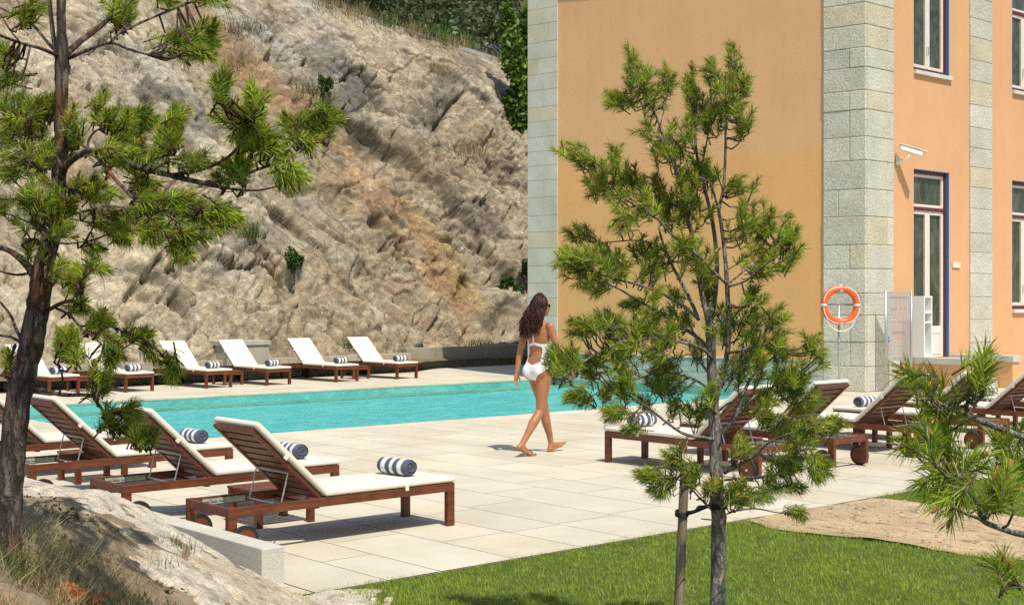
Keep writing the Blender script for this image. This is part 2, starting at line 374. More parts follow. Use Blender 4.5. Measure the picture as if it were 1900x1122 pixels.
# ------------------------------------------------------------------ cliff and hill
def ridge_z(u): return 10.75-.118*(u-21.5)
def base_v(u): return 24.75+.075*(u-12)+.9*sstep(18, 20, u)
nu, nb = 860, 330
us = np.linspace(3, 37, nu); bs = np.linspace(0, 1, nb); A, B = np.meshgrid(us, bs)
zr = ridge_z(A); bv = base_v(A); vr = np.full_like(A, 34.3)
BY = bv+(vr-bv)*(B**1.08); BZ = .12+(zr-.12)*B
a, b = A, B*13.0
ca, sa = math.cos(math.radians(-48)), math.sin(math.radians(-48))
q1 = a*ca+b*sa; q2 = -a*sa+b*ca                    # q1 runs down the joints to the right, q2 across them
wq = .8*(fbm(q1*.35, q2*.35, 31, 3)-.5)
ed = 0
h = 1.1*(fbm(q1*.10, q2*.22, 41, 4)-.5)
def chisel(x, y, sd, tilt, curv):
    i = np.floor(x); j = np.floor(y); m1 = np.full(x.shape, -9.); m2 = np.full(x.shape, -9.); cid = np.zeros_like(x)
    for p in (-1, 0, 1):
        for r in (-1, 0, 1):
            px = i+p+.1+.8*hsh(i+p, j+r, sd); py = j+r+.1+.8*hsh(i+p, j+r, sd+1); dx, dy = x-px, y-py
            v = (hsh(i+p, j+r, sd+2)-.5)*.9+tilt*((hsh(i+p, j+r, sd+3)-.5)*2*dx+(hsh(i+p, j+r, sd+4)-.3)*2*dy)-curv*(dx*dx+dy*dy)
            up = v > m1; m2 = np.where(up, m1, np.maximum(m2, v)); cid = np.where(up, hsh(i+p, j+r, sd+5), cid); m1 = np.where(up, v, m1)
    return m1, m1-m2, cid
wx = .35*(fbm(a*.7, b*.7, 33, 4)-.5); wy = .35*(fbm(a*.7, b*.7, 37, 4)-.5)
tone = 0
for (s1, s2, amp, tilt, sd, cw) in ((.15, .31, .62, 1.1, 51, .025), (.42, .8, .30, 1.3, 61, .03), (1.15, 1.9, .19, 1.5, 71, .03), (2.7, 4.2, .085, 1.6, 77, .045), (6.5, 9.5, .03, 1.6, 83, .06)):
    f, e, cid = chisel((q1+wx)*s1, (q2+wy)*s2, sd, tilt, .45); k_ = sstep(.35, .55, vn(a*.35+sd, b*.35, sd)) if s1 > .4 else 1
    h = h+amp*f*(.35+.65*k_); ed = np.maximum(ed, np.exp(-(e/cw)**2)*(1 if s1 < 1 else .6*k_)); tone = tone+(cid-.5)*(.16 if s1 < 1 else .10)
h = h-.05*ed
for (fx, fy, sd, th_) in ((.22, .75, 141, .012), (.5, 1.3, 151, .010), (.9, .35, 161, .010)):
    rg = np.abs(fbm(q1*fx+wx*.3, q2*fy, sd, 4)-.5); cr_ = np.exp(-(rg/th_)**2)*sstep(.42, .55, vn(a*.28, b*.28, sd+3)); h = h-.16*cr_; ed = np.maximum(ed, cr_)
rug = fbm(a*.25+3, b*.25, 81, 3)
h = h+(.025+.12*sstep(.45, .62, rug))*(fbm(a*2.6, b*2.6, 91, 6, .58)-.5)
h = (h-h.mean())*.95
# the ledges, gullies and cracks one can follow across the face
Xb = A*CT-BY*ST; Yb = A*ST+BY*CT; jx = 950+FPX*Xb/Yb+14*(fbm(a*1.1, b*1.1, 171, 4)-.5); jy = YH-FPX*(BZ-CAMH)/Yb+14*(fbm(a*1.1, b*1.1, 173, 4)-.5)
def pdist(pts):
    best = np.full(jx.shape, 1e9); sg = np.zeros_like(jx); tt = np.zeros_like(jx); L_ = len(pts)-1
    for k in range(L_):
        (x0, y0), (x1, y1) = pts[k], pts[k+1]; dx, dy = x1-x0, y1-y0; t = ((jx-x0)*dx+(jy-y0)*dy)/(dx*dx+dy*dy); tc = np.clip(t, 0, 1)
        d = np.hypot(jx-x0-tc*dx, jy-y0-tc*dy); m = d < best; best = np.where(m, d, best); sg = np.where(m, np.sign(dx*(jy-y0)-dy*(jx-x0)), sg); tt = np.where(m, (k+tc)/L_, tt)
    return best, sg, sstep(0, .12, tt)*sstep(1, .88, tt)
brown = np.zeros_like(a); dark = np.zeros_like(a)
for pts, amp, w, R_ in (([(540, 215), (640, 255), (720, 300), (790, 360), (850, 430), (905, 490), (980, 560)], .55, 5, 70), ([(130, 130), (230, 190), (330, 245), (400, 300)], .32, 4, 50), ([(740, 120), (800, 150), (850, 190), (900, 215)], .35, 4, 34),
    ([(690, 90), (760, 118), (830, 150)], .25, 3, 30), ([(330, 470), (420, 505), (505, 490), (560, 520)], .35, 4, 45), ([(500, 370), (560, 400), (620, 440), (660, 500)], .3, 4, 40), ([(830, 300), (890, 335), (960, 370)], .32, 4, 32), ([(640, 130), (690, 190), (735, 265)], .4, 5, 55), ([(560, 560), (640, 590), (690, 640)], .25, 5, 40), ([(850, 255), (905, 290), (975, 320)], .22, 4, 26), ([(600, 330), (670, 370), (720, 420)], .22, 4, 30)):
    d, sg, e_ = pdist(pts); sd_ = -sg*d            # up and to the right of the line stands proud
    h = h+.75*amp*e_*(sstep(-w*.5, w*.5, sd_)-.5)*np.exp(-d/(R_*.75)); dark = np.maximum(dark, e_*np.exp(-((sd_+w*.9)/(w*.9))**2))  # dark strip painted just below each ledge as overhang shade
for pts, amp, w in (([(345, -10), (420, 70), (500, 150), (600, 235)], .45, 26), ([(560, 10), (600, 55), (640, 110), (655, 135)], .28, 4), ([(655, 135), (700, 215), (722, 275)], .25, 4), ([(845, 185), (810, 235), (800, 290)], .25, 4), ([(700, 330), (790, 440), (860, 560), (880, 640)], .22, 12), ([(500, 300), (520, 330), (600, 345)], .2, 4), ([(430, 290), (470, 330), (510, 340)], .18, 3), ([(600, 60), (660, 75), (690, 120)], .2, 3), ([(880, 400), (905, 450), (960, 470)], .22, 5), ([(220, 500), (300, 540), (360, 600)], .2, 5), ([(640, 470), (700, 560), (760, 640)], .2, 8), ([(170, 40), (260, 85), (300, 130)], .22, 5)):
    d, sg, e_ = pdist(pts); g_ = e_*np.exp(-(d/w)**2); h = h-amp*g_
    if w > 10: brown = np.maximum(brown, g_)
    else: dark = np.maximum(dark, .8*g_)
for (x, y, rx, ry, dp) in ((548, 512, 34, 22, .5), (700, 410, 14, 10, .35), (860, 690, 30, 20, .3), (930, 600, 26, 30, .5), (800, 250, 22, 18, .3), (715, 240, 12, 14, .3), (870, 520, 14, 12, .3)):
    h = h-dp*np.exp(-(((jx-x)/rx)**2+((jy-y)/ry)**2)**1.5)
h = h*sstep(-.05, .14, B)*(.06+.94*sstep(.99, .76, B))
nrm = np.array([0, -.80, .60])
V = np.stack([A+.12*h, BY+nrm[1]*h, BZ+nrm[2]*h], -1)
# stone colour and painted ledge shade, laid out along the face
Xc = V[..., 0]*CT-V[..., 1]*ST; Yc = V[..., 0]*ST+V[..., 1]*CT
ix = 950+FPX*Xc/Yc; iy = YH-FPX*(V[..., 2]-CAMH)/Yc
n1 = fbm(a*.5, b*.5, 101, 5); n2 = fbm(q1*.5, q2*1.6, 111, 5); n3 = fbm(a*3, b*3, 121, 4); n4 = fbm(a*9, b*9, 131, 3)
C = np.array([.45, .395, .30])+np.zeros(V.shape)
def blend(C, m, c): return C*(1-m[..., None])+np.array(c)*m[..., None]
C = blend(C, .8*sstep(.5, .66, n2), (.50, .465, .385)); C = blend(C, .55*sstep(.54, .70, n1), (.36, .275, .18)); C = C*(1+tone)[..., None]
def blob(x, y, rx, ry, ang, k=1.6):
    an = math.radians(ang); dx, dy = ix-x, iy-y; p = (dx*math.cos(an)+dy*math.sin(an))/rx; q = (-dx*math.sin(an)+dy*math.cos(an))/ry
    d = np.sqrt(p*p+q*q)+(n1-.5)*k+(n3-.5)*.6; return sstep(1.15, .75, d)
for (x, y, rx, ry, an, c, s) in (
    (570, 110, 190, 75, 50, (.43, .42, .39), .85), (250, 160, 150, 70, 35, (.45, .43, .385), .8), (400, 470, 130, 60, 10, (.42, .40, .36), .8),
    (480, 150, 190, 26, 48, (.40, .265, .16), .85), (720, 380, 220, 42, 52, (.47, .27, .12), .8), (800, 440, 150, 22, 55, (.45, .345, .15), .8),
    (640, 350, 90, 40, 50, (.44, .28, .15), .7), (300, 560, 260, 60, 12, (.47, .41, .30), .6), (800, 150, 160, 80, 30, (.47, .41, .31), .7),
    (900, 330, 110, 70, 45, (.43, .375, .285), .7), (560, 520, 130, 60, 30, (.37, .29, .19), .6), (760, 560, 150, 60, 60, (.40, .29, .185), .6), (120, 420, 160, 90, 30, (.46, .41, .31), .6)):
    C = blend(C, s*blob(x, y, rx, ry, an)*(.45+.75*sstep(.35, .6, n3))*(.75 if c[0] < .44 else (.55 if c[2] < .2 else .75)), c)
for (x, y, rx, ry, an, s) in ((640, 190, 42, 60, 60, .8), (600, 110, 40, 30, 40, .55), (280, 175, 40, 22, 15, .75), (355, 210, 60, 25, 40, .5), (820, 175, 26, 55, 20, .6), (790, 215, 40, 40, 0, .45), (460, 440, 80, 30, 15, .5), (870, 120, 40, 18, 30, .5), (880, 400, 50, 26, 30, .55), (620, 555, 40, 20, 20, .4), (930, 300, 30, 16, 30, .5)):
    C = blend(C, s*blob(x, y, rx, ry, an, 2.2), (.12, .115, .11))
C = blend(C, .55*sstep(.6, .72, n3)*sstep(.45, .6, n1), (.17, .16, .15))
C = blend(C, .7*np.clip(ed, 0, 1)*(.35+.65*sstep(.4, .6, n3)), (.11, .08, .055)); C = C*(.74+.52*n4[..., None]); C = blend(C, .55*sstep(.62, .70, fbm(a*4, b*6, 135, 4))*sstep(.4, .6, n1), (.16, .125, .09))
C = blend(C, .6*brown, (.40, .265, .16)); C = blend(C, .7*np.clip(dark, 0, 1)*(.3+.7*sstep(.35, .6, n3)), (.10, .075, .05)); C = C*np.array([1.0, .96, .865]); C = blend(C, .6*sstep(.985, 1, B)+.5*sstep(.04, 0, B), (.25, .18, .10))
def rock_mat():
    m, nt, bb = base_mat('weathered_granite', .92, .12); v = coords(nt)
    nA = noise(nt, v, 5, 8, .68); nB = noise(nt, v, 34, 6, .7)
    c = mixc(nt, 1.0, attr(nt), ramp(nt, nA, .28, .72, (.74, .73, .72), (1.24, 1.22, 1.19)), 'MULTIPLY')
    c = mixc(nt, 1.0, c, ramp(nt, nB, .3, .7, (.72, .72, .72), (1.2, 1.2, 1.2)), 'MULTIPLY')
    vo = nt.nodes.new('ShaderNodeTexVoronoi'); vo.feature = 'DISTANCE_TO_EDGE'; vo.inputs['Scale'].default_value = 1.25
    dv = nt.nodes.new('ShaderNodeVectorMath'); dv.operation = 'MULTIPLY_ADD'; nt.links.new(nA, dv.inputs[0]); dv.inputs[1].default_value = (1.2,)*3
    nt.links.new(coords(nt, (1, 1, .75), rot=(0, .7, 0)), dv.inputs[2]); nt.links.new(dv.outputs[0], vo.inputs[0])
    c = mixc(nt, ramp(nt, vo.outputs['Distance'], .0, .022, (.7, .7, .7), (0, 0, 0)), c, (.10, .075, .05))
    v2_ = nt.nodes.new('ShaderNodeTexVoronoi'); v2_.feature = 'DISTANCE_TO_EDGE'; v2_.inputs['Scale'].default_value = 3.6
    nt.links.new(dv.outputs[0], v2_.inputs[0]); c = mixc(nt, ramp(nt, v2_.outputs['Distance'], .0, .03, (.5, .5, .5), (0, 0, 0)), c, (.13, .10, .07))
    hs = []
    for sc_, st_, rt in ((2.6, (1, 1, 1.5), .6), (7.5, (1, 1, 1.4), -.5)):
        w_ = nt.nodes.new('ShaderNodeVectorMath'); w_.operation = 'MULTIPLY_ADD'; nt.links.new(nB, w_.inputs[0]); w_.inputs[1].default_value = (.22/sc_*2.6,)*3
        nt.links.new(coords(nt, st_, rot=(.2, rt, .1)), w_.inputs[2]); vc = nt.nodes.new('ShaderNodeTexVoronoi'); vc.inputs['Scale'].default_value = sc_; nt.links.new(w_.outputs[0], vc.inputs[0])
        g_ = nt.nodes.new('ShaderNodeRGBToBW'); nt.links.new(vc.outputs['Color'], g_.inputs[0]); hs.append(g_.outputs[0])
        c = mixc(nt, 1.0, c, ramp(nt, g_.outputs[0], .2, .8, (.90, .90, .90), (1.09, 1.085, 1.08)), 'MULTIPLY')
    nt.links.new(c, bb.inputs['Base Color']); hh = mixc(nt, .55, mixc(nt, .45, nA, nB), mixc(nt, .4, hs[0], hs[1])); bump(nt, bb, hh, 1.0, .11); return m
M['rock'] = rock_mat()
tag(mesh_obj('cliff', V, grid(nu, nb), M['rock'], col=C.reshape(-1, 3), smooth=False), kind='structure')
CL_V = V; CL_ix = ix; CL_iy = iy
def cliff_at(px, py):
    d = (CL_ix-px)**2+(CL_iy-py)**2+(CL_V[..., 1]-25)*.4; k = np.unravel_index(np.argmin(d), d.shape); return Vector(CL_V[k])
# soil between wall and cliff
nx, ny = 160, 14
us2 = np.linspace(3, 37, nx); T = np.linspace(0, 1, ny); X, TT = np.meshgrid(us2, T)
Y = (base_v(X)-.9)+1.6*TT; Z = .16+.12*TT+.1*fbm(X*1.5, Y*1.5, 7, 4)
tag(mesh_obj('planting_bed', np.stack([X, Y, Z], -1), grid(nx, ny), M['dirt'], col=np.tile((.20, .16, .09), (nx*ny, 1))), kind='structure')
# road shelf and hillside above
nx, ny = 140, 90
X, T = np.meshgrid(np.linspace(-40, 110, nx), np.linspace(0, 1, ny)); Y = 34.3+T*75
Z = ridge_z(X)-.05+np.maximum(0, Y-38)*.62*sstep(38, 44, Y)+2*(fbm(X*.15, Y*.15, 13, 4)-.5)*sstep(37, 46, Y)
C = np.array([.075, .075, .03])*(.6+.8*fbm(X*.5, Y*.5, 15, 4)[..., None])
tag(mesh_obj('hillside', np.stack([X, Y, Z], -1), grid(nx, ny), M['dirt'], col=C.reshape(-1, 3)), kind='structure')
# ------------------------------------------------------------------ foliage helpers
def leaf_cloud(clumps, size, cols, asp=.55):
    P = []; S = []; Cc = []
    for (c, r, n) in clumps:
        d = NR.normal(0, 1, (n, 3)); d /= np.linalg.norm(d, axis=1)[:, None]
        rr = NR.random(n)**.45; P.append(np.array(c)+d*rr[:, None]*np.array(r))
        ci = NR.integers(0, len(cols), n); Cc.append(np.array(cols)[ci]*NR.uniform(.7, 1.35, (n, 1)))
    P = np.concatenate(P); Cc = np.concatenate(Cc); n = len(P)
    t = NR.normal(0, 1, (n, 3)); t /= np.linalg.norm(t, axis=1)[:, None]; s = np.cross(t, NR.normal(0, 1, (n, 3)))
    s /= np.linalg.norm(s, axis=1)[:, None]; sz = size*NR.uniform(.6, 1.4, (n, 1))
    V = np.stack([P-t*sz, P+s*sz*asp, P+t*sz, P-s*sz*asp], 1).reshape(-1, 3)
    return V, np.arange(4*n).reshape(n, 4), np.repeat(Cc, 4, 0)
def bush(name, label, cat, c, r, n, size, cols, group=None, nc=9, stems=5):
    c = Vector(c); t = thing(name, label, cat, c, 0, group)
    cl = [((rnd.gauss(0, .45)*r[0], rnd.gauss(0, .45)*r[1], r[2]*rnd.uniform(.25, 1.5)), tuple(x*rnd.uniform(.3, .55) for x in r), n//nc) for _ in range(nc)]
    V, F, C = leaf_cloud(cl, size, cols); mesh_obj('crown', V, F, M['leaf'], t, col=C)
    m = MB()
    for k in range(stems):
        cc = cl[k % nc][0]; m.tube([(0, 0, -.15), (cc[0]*.4, cc[1]*.4, cc[2]*.5), cc], [r[0]*.06, r[0]*.04, r[0]*.015], 5, (.8, .8, .8))
    m.build('stem', M['bark_grey'], t); return t
def tuft(name, label, cat, c, h, n, spread, cols, wdt=.012, lean=.7, group=None):
    P = np.stack([NR.normal(0, spread, n), NR.normal(0, spread, n), np.zeros(n)-.03], 1)
    C = np.array(cols)[NR.integers(0, len(cols), n)]*NR.uniform(.75, 1.25, (n, 1))
    V, F, Cc = blades_tri(P, NR.uniform(.5, 1, n)*h, np.full(n, wdt), NR.uniform(.1, lean, n), C)
    o = mesh_obj(name, V, F, M['grass'], col=Cc, loc=c); return tag(o, label, cat, group)
# hillside scrub: one mass, with the plants that stand out as things of their own
cl = []
for k in range(260):
    u = rnd.uniform(12, 46); v = rnd.uniform(37.8, 56); i = int(rnd.random()*3)
    z = ridge_z(u)+max(0, v-38)*.62
    cl.append(((u, v, z+.3), (rnd.uniform(.7, 1.4), rnd.uniform(.7, 1.2), rnd.uniform(.5, 1.1)), 300))
V, F, C = leaf_cloud(cl, .13, [(.05, .10, .02), (.075, .125, .025), (.10, .11, .04), (.05, .07, .03), (.14, .13, .08)])
tag(mesh_obj('hillside_scrub', V, F, M['leaf'], col=C), 'mixed dark green scrub covering the slope above the cliff', 'scrub', kind='stuff')
def hill_pt(px, D): 
    p = at(px, 0, D); p.z = ridge_z(p.x)+max(0, p.y-38)*.6; return p
bush('bush', 'large bright green spreading bush at the top edge above the cliff', 'bush', hill_pt(790, 47.5), (1.7, 1.3, 1.0), 4200, .11, [(.05, .14, .018), (.085, .20, .03)], nc=14)
bush('bush', 'small rust red bush between the green scrub above the cliff', 'bush', hill_pt(868, 47)+Vector((0, 0, .1)), (.5, .5, .35), 700, .08, [(.13, .045, .02), (.09, .04, .02)])
bush('bush', 'grey half dead bush with pale twigs beside the rust red one', 'bush', hill_pt(900, 46.2)+Vector((0, 0, -.1)), (.9, .8, .5), 900, .06, [(.12, .12, .10), (.17, .16, .14), (.08, .09, .06)], stems=16)
bush('bush', 'yellow green broom bush at the left of the slope above the cliff', 'bush', hill_pt(700, 44.5)+Vector((0, 0, -.1)), (.9, .7, .5), 1300, .08, [(.10, .13, .03), (.07, .10, .02)])
bush('bush', 'tall glossy green bush growing up beside the building edge', 'bush', cliff_at(968, 232)+Vector((0, -.15, -.3)), (.75, .8, 2.3), 7500, .11, [(.09, .17, .018), (.19, .28, .035), (.06, .12, .014)], nc=20)
# kerb along the road edge
m = MB(); us3 = np.linspace(4, 60, 80)
for i in range(79):
    a0, a1 = us3[i], us3[i+1]
    for (y0, y1, z0, z1) in ((34.36, 34.62, -.3, .13),):
        P = [(a0, y0, ridge_z(a0)+z0), (a1, y0, ridge_z(a1)+z0), (a1, y1, ridge_z(a1)+z0), (a0, y1, ridge_z(a0)+z0),
             (a0, y0, ridge_z(a0)+z1), (a1, y0, ridge_z(a1)+z1), (a1, y1, ridge_z(a1)+z1), (a0, y1, ridge_z(a0)+z1)]
        m.add(P, [(0, 1, 5, 4), (3, 7, 6, 2), (4, 5, 6, 7)], (.42, .41, .38))
tag(m.build('kerb', M['granite']), 'pale concrete kerb running along the top edge of the cliff', 'kerb')
DRY = [(.36, .27, .12), (.28, .20, .09), (.42, .33, .17)]; GRN = [(.07, .12, .02), (.11, .16, .03), (.15, .17, .05)]
for (px, lab) in ((605, 'dry'), (655, 'dry'), (710, 'green'), (765, 'pale'), (800, 'green'), (835, 'dry'), (880, 'tall'), (905, 'tall'), (930, 'dry')):
    P = at(px, 100, 44); k = (34.25)/P.y; 
    u = P.x*k
    nm = {'dry': 'straw brown grass tuft on the cliff top edge', 'green': 'green grass tuft on the cliff top edge', 'pale': 'wide pale dry grass tuft at the cliff top kerb', 'tall': 'tall straw coloured grass clump by the kerb near the building'}[lab]
    tuft('grass_tuft', nm, 'grass tuft', (u, 34.2 if lab != 'tall' else 35.3, ridge_z(u)-.05), .95 if lab == 'tall' else .6, 170, .28, GRN if lab == 'green' else DRY, .02, .6, 'grass tufts along the cliff top')
for (px, py, hh, sp, cs, lab) in ((848, 285, .7, .45, DRY, 'wide ochre dry grass clump below the grey boulder on the cliff'), (452, 60, .6, .30, [(.16, .13, .09), (.12, .12, .05)], 'greyish heather clump high on the cliff in the brown gully'),
        (440, 118, .45, .28, DRY, 'round straw coloured grass clump in the brown gully'), (575, 175, .75, .30, [(.16, .16, .06), (.22, .18, .08)], 'thin olive grass clump under the grey slab'),
        (805, 135, .5, .3, DRY, 'dry grass pocket in the upper right rock face'), (464, 440, .55, .12, GRN, 'small olive tuft rooted in the pale rock left of centre'),
        (655, 645, .4, .2, GRN, 'low green tuft at the foot of the cliff behind the loungers'), (885, 640, .3, .3, GRN, 'short green weeds on top of the low granite wall')):
    tuft('grass_tuft', lab, 'grass tuft', cliff_at(px, py), hh, 240, sp, cs, .014, .8)
for (px, py, r, lab) in ((538, 525, (.22, .2, .42), 'small bright green shrub in a hollow of the cliff'), (935, 555, (.4, .3, .3), 'leafy green shrub on the cliff beside the woman and the pier'),
        (975, 520, (.25, .3, .3), 'dark green shrub on the cliff right beside the stone pier'), (597, 190, (.16, .15, .4), 'slender green sapling on the dark rock above the pine bough')):
    bush('shrub', lab, 'shrub', cliff_at(px, py)+Vector((0, -.2, .12)), r, 620, .055, [(.05, .12, .015), (.09, .16, .025), (.04, .08, .015)], nc=7, stems=3)
# ------------------------------------------------------------------ building
bld = thing('hotel_building', 'orange plastered building with pale granite corner piers and tall windows', 'building', (CU, CV, 0))
TOP = 9.2; FL = 14.0; FW = 7.66
RW = Matrix(((WD.x, -WN.x, 0), (WD.y, -WN.y, 0), (0, 0, 1)))     # local x along left face, y into the wall
def lw(m, t0, t1, d0, d1, z0, z1, col=(1, 1, 1)):               # box on left face (t along, d depth inwards, negative = proud)
    c = WD*((t0+t1)/2)-WN*((d0+d1)/2); m.box((c.x, c.y, (z0+z1)/2), (abs(t1-t0), abs(d1-d0), abs(z1-z0)), RW, col)
def rw(m, t0, t1, d0, d1, z0, z1, col=(1, 1, 1)): m.bb((t0, d0, z0), (t1, d1, z1), col)
m = MB(); lw(m, .3, FW-.02, 0, .4, 0, TOP); m.build('wall', M['plaster'], bld)
m = MB()
OPEN = [(1.585, 2.835, .55, 4.135), (1.585, 2.835, 6.0, 8.55), (5.26, 6.51, 1.47, 4.135), (5.26, 6.51, 6.0, 8.55), (8.93, 10.18, 1.47, 4.135), (8.93, 10.18, 6.0, 8.55)]
cols = [(0.3, 1.585, []), (2.835, 5.26, []), (6.51, 8.93, []), (10.18, FL, []), (1.585, 2.835, OPEN[0:2]), (5.26, 6.51, OPEN[2:4]), (8.93, 10.18, OPEN[4:6])]
for (a0, a1, op) in cols:
    z = 0
    for o in op:
        rw(m, a0, a1, 0, .35, z, o[2]); z = o[3]
    rw(m, a0, a1, 0, .35, z, TOP)
m.build('wall', M['plaster2'], bld)
m = MB(); m.bb((.4, .36, 0), (FL, 7.5, TOP-.05)); m.build('inner_wall', simple('dark_interior', (.05, .05, .045), .9), bld)
def rc(base, amp=.1):
    g = rnd.uniform(1-amp, 1+amp); y = rnd.random()
    c = np.array(base)*g
    if y > .86: c = c*np.array([1.02, .96, .84])
    return tuple(c)
def courses(z0, z1, hs):
    z = z0; out = []
    while z < z1-.05:
        hh = rnd.uniform(*hs); q = z+hh
        if z1-q < .2: q = z1
        out.append((z, q)); z = q
    return out
# corner pier: rough granite blocks wrapping both faces
m = MB(); mm = MB(); GR = (.63, .595, .48)
for (z0, z1) in courses(0, TOP, (.34, .52)):
    g = .005; sp = rnd.choice((None, None, .28, .5)) ; sr = rnd.choice((None, None, None, .66))
    segs = [(-.03, .80)] if sp is None else [(-.03, sp), (sp, .80)]
    for (t0, t1) in segs: lw(m, t0+g, t1-g, -.03-rnd.uniform(0, .012), .12, z0+g, z1-g, rc(GR))
    xe = 1.09 if z1 < 1.35 else .88
    segs = [(0, xe)] if sr is None else [(0, sr), (sr, xe)]
    for (t0, t1) in segs: rw(m, t0+g+(.02 if t0 == 0 else 0), t1-g, -.03-rnd.uniform(0, .008), .12, z0+g, z1-g, rc((.60, .575, .48), .05))
m.build('stone_pier', M['roughstone'], bld, bevel=.012, segs=2)
m = MB(); lw(m, 0, .795, -.022, .1, 0, TOP); rw(m, .03, .875, -.022, .1, 0, TOP); m.build('mortar', simple('mortar', (.42, .39, .31), .9), bld)
# far pier on the left face: smooth sawn blocks
m = MB()
for (z0, z1) in courses(0, TOP, (.30, .40)):
    sp = rnd.choice((None, 7.1, 7.25, 7.4)); segs = [(6.87, FW)] if sp is None else [(6.87, sp), (sp, FW)]
    for (t0, t1) in segs: lw(m, t0+.003, t1-.003, -.03, .45, z0+.004, z1-.004, rc((.60, .58, .48), .04))
m.build('stone_pier', M['granite'], bld); 
m = MB(); lw(m, 6.875, FW-.005, -.022, .44, 0, TOP); m.build('mortar', simple('pale_mortar', (.27, .28, .25), .9), bld)
for t0 in (3.57, 7.25, 10.9):
    m = MB()
    for (z0, z1) in courses(0, TOP, (.34, .5)): rw(m, t0+.003, t0+.85-.003, -.03-rnd.uniform(0, .004), .1, z0+.005, z1-.005, rc((.59, .565, .475), .05))
    m.build('stone_pier', M['roughstone'], bld, bevel=.006, segs=1)
    m = MB(); rw(m, t0+.004, t0+.846, -.02, .09, 0, TOP); m.build('mortar', simple('mortar', (.42, .39, .31), .9), bld)
m = MB(); t = .80
while t < 6.86:
    q = min(t+rnd.uniform(.7, 1.1), 6.87)
    for z0, z1 in ((-.5, .25), (.25, .52)): lw(m, t+.004, q-.004, -.05, .1, z0+.004, z1-.004, rc((.50, .50, .41), .12))
    t = q
m.build('plinth', M['roughstone'], bld)
m = MB(); lw(m, .80, 6.87, -.065, .1, .523, .553, (.62, .60, .52)); m.build('plinth_cap', M['granite'], bld)
m = MB(); lw(m, 2.55, 2.95, -.12, .1, 1.27, 1.34, (.66, .66, .60)); m.build('ledge', M['granite'], bld)
# roof with eaves
m = MB(); e = .42; pts = [Vector((0, 0, 0)), WD*FW, Vector((FL, FW*WD.y, 0)), Vector((FL, 0, 0))]
o = [Vector((-.34, -.40, 0)), WD*FW+Vector((-.34, .4, 0)), Vector((FL+.4, FW*WD.y+.4, 0)), Vector((FL+.4, -.42, 0))]
cen = Vector((7, 3.6, TOP+2.2)); V = [(p.x, p.y, TOP) for p in o]+[(p.x, p.y, TOP+.16) for p in o]+[tuple(cen)]
m.add(V, [(0, 1, 2, 3), (0, 4, 5, 1), (1, 5, 6, 2), (2, 6, 7, 3), (3, 7, 4, 0), (4, 8, 5), (5, 8, 6), (6, 8, 7), (7, 8, 4)])
m.build('roof', simple('clay_tile', (.36, .15, .08), .8, .2, 0, 6), bld)
# windows and door
def opening(o, door):
    t0, t1, z0, z1 = o; par = MB(); rev = .09; W0 = t0+.0; 
    # painted reveal: blue; frame: maroon; sashes: cream
    par.bb((t1-.012, .004, z0), (t1, rev, z1-.0)); par.bb((t0, .004, z0), (t0+.012, rev, z1)); par.bb((t0+.012, .004, z1-.012), (t1-.012, rev, z1))
    fr = par.build('door' if door else 'window', M['blue'], bld)
    f = MB(); a0, a1 = t0+.012, t1-.012; zz0 = z0 if door else z0+.0; d0, d1 = rev-.025, .2
    f.bb((a0, d0, zz0), (a0+.055, d1, z1-.012)); f.bb((a1-.055, d0, zz0), (a1, d1, z1-.012)); f.bb((a0+.055, d0, z1-.075), (a1-.055, d1, z1-.012))
    tz = z0+(3.37-.55 if door else (1.90 if z0 < 3 else 1.62))
    f.bb((a0+.055, d0, tz), (a1-.055, d1, tz+.06))
    if not door: f.bb((a0+.055, d0-.02, z0), (a1-.055, d1, z0+.07))
    f.build('frame', M['maroon'], fr)
    b0, b1 = a0+.055, a1-.055; mid = (b0+b1)/2; s = MB(); e0, e1 = rev+.0, .17; g = MB()
    lo = z0+(.0 if door else .07)
    def sash(x0, x1, y0, y1, w=.06, bot=None):
        bo = bot or w
        s.bb((x0, e0, y0), (x0+w, e1, y1)); s.bb((x1-w, e0, y0), (x1, e1, y1)); s.bb((x0+w, e0, y1-w), (x1-w, e1, y1)); s.bb((x0+w, e0, y0), (x1-w, e1, y0+bo))
        g.bb((x0+w, e0+.04, y0+bo), (x1-w, e0+.05, y1-w))
    sash(b0, b1, tz+.06, z1-.075, .055)
    for (x0, x1) in ((b0, mid-.004), (mid+.004, b1)):
        if door:
            sash(x0, x1, lo+.01, tz, .075, .60)
            for (p0, p1) in ((lo+.07, lo+.50),):
                s.bb((x0+.10, e0-.012, p0), (x1-.10, e0+.002, p0+.03)); s.bb((x0+.10, e0-.012, p1-.03), (x1-.10, e0+.002, p1))
                s.bb((x0+.10, e0-.012, p0+.03), (x0+.125, e0+.002, p1-.03)); s.bb((x1-.125, e0-.012, p0+.03), (x1-.10, e0+.002, p1-.03))
        else: sash(x0, x1, lo, tz, .07)
    s.build('sash', M['cream'], fr, bevel=.006, segs=1); g.build('pane', M['glass'], fr)
    hm = MB()
    if door:
        hm.bb((mid-.03, e0-.012, z0+.92), (mid+.02, e0, z0+1.14)); hm.tube([(mid-.01, e0-.05, z0+1.05), (mid-.11, e0-.05, z0+1.05)], .011, 6); hm.tube([(mid-.01, e0, z0+1.05), (mid-.01, e0-.05, z0+1.05)], .009, 6)
    else:
        hm.tube([(mid-.035, e0-.01, z0+.5), (mid-.035, e0-.04, z0+.5), (mid-.035, e0-.04, z0+.34)], .009, 6)
    hm.build('handle', M['metal'], fr)
    if not door:
        sm = MB(); sm.bb((t0-.0, -.06, z0-.075), (t1+.06, rev, z0-.002), (.66, .64, .57)); sm.build('sill', M['granite'], fr, bevel=.006)
    return fr
for i, o in enumerate(OPEN): opening(o, i == 0)
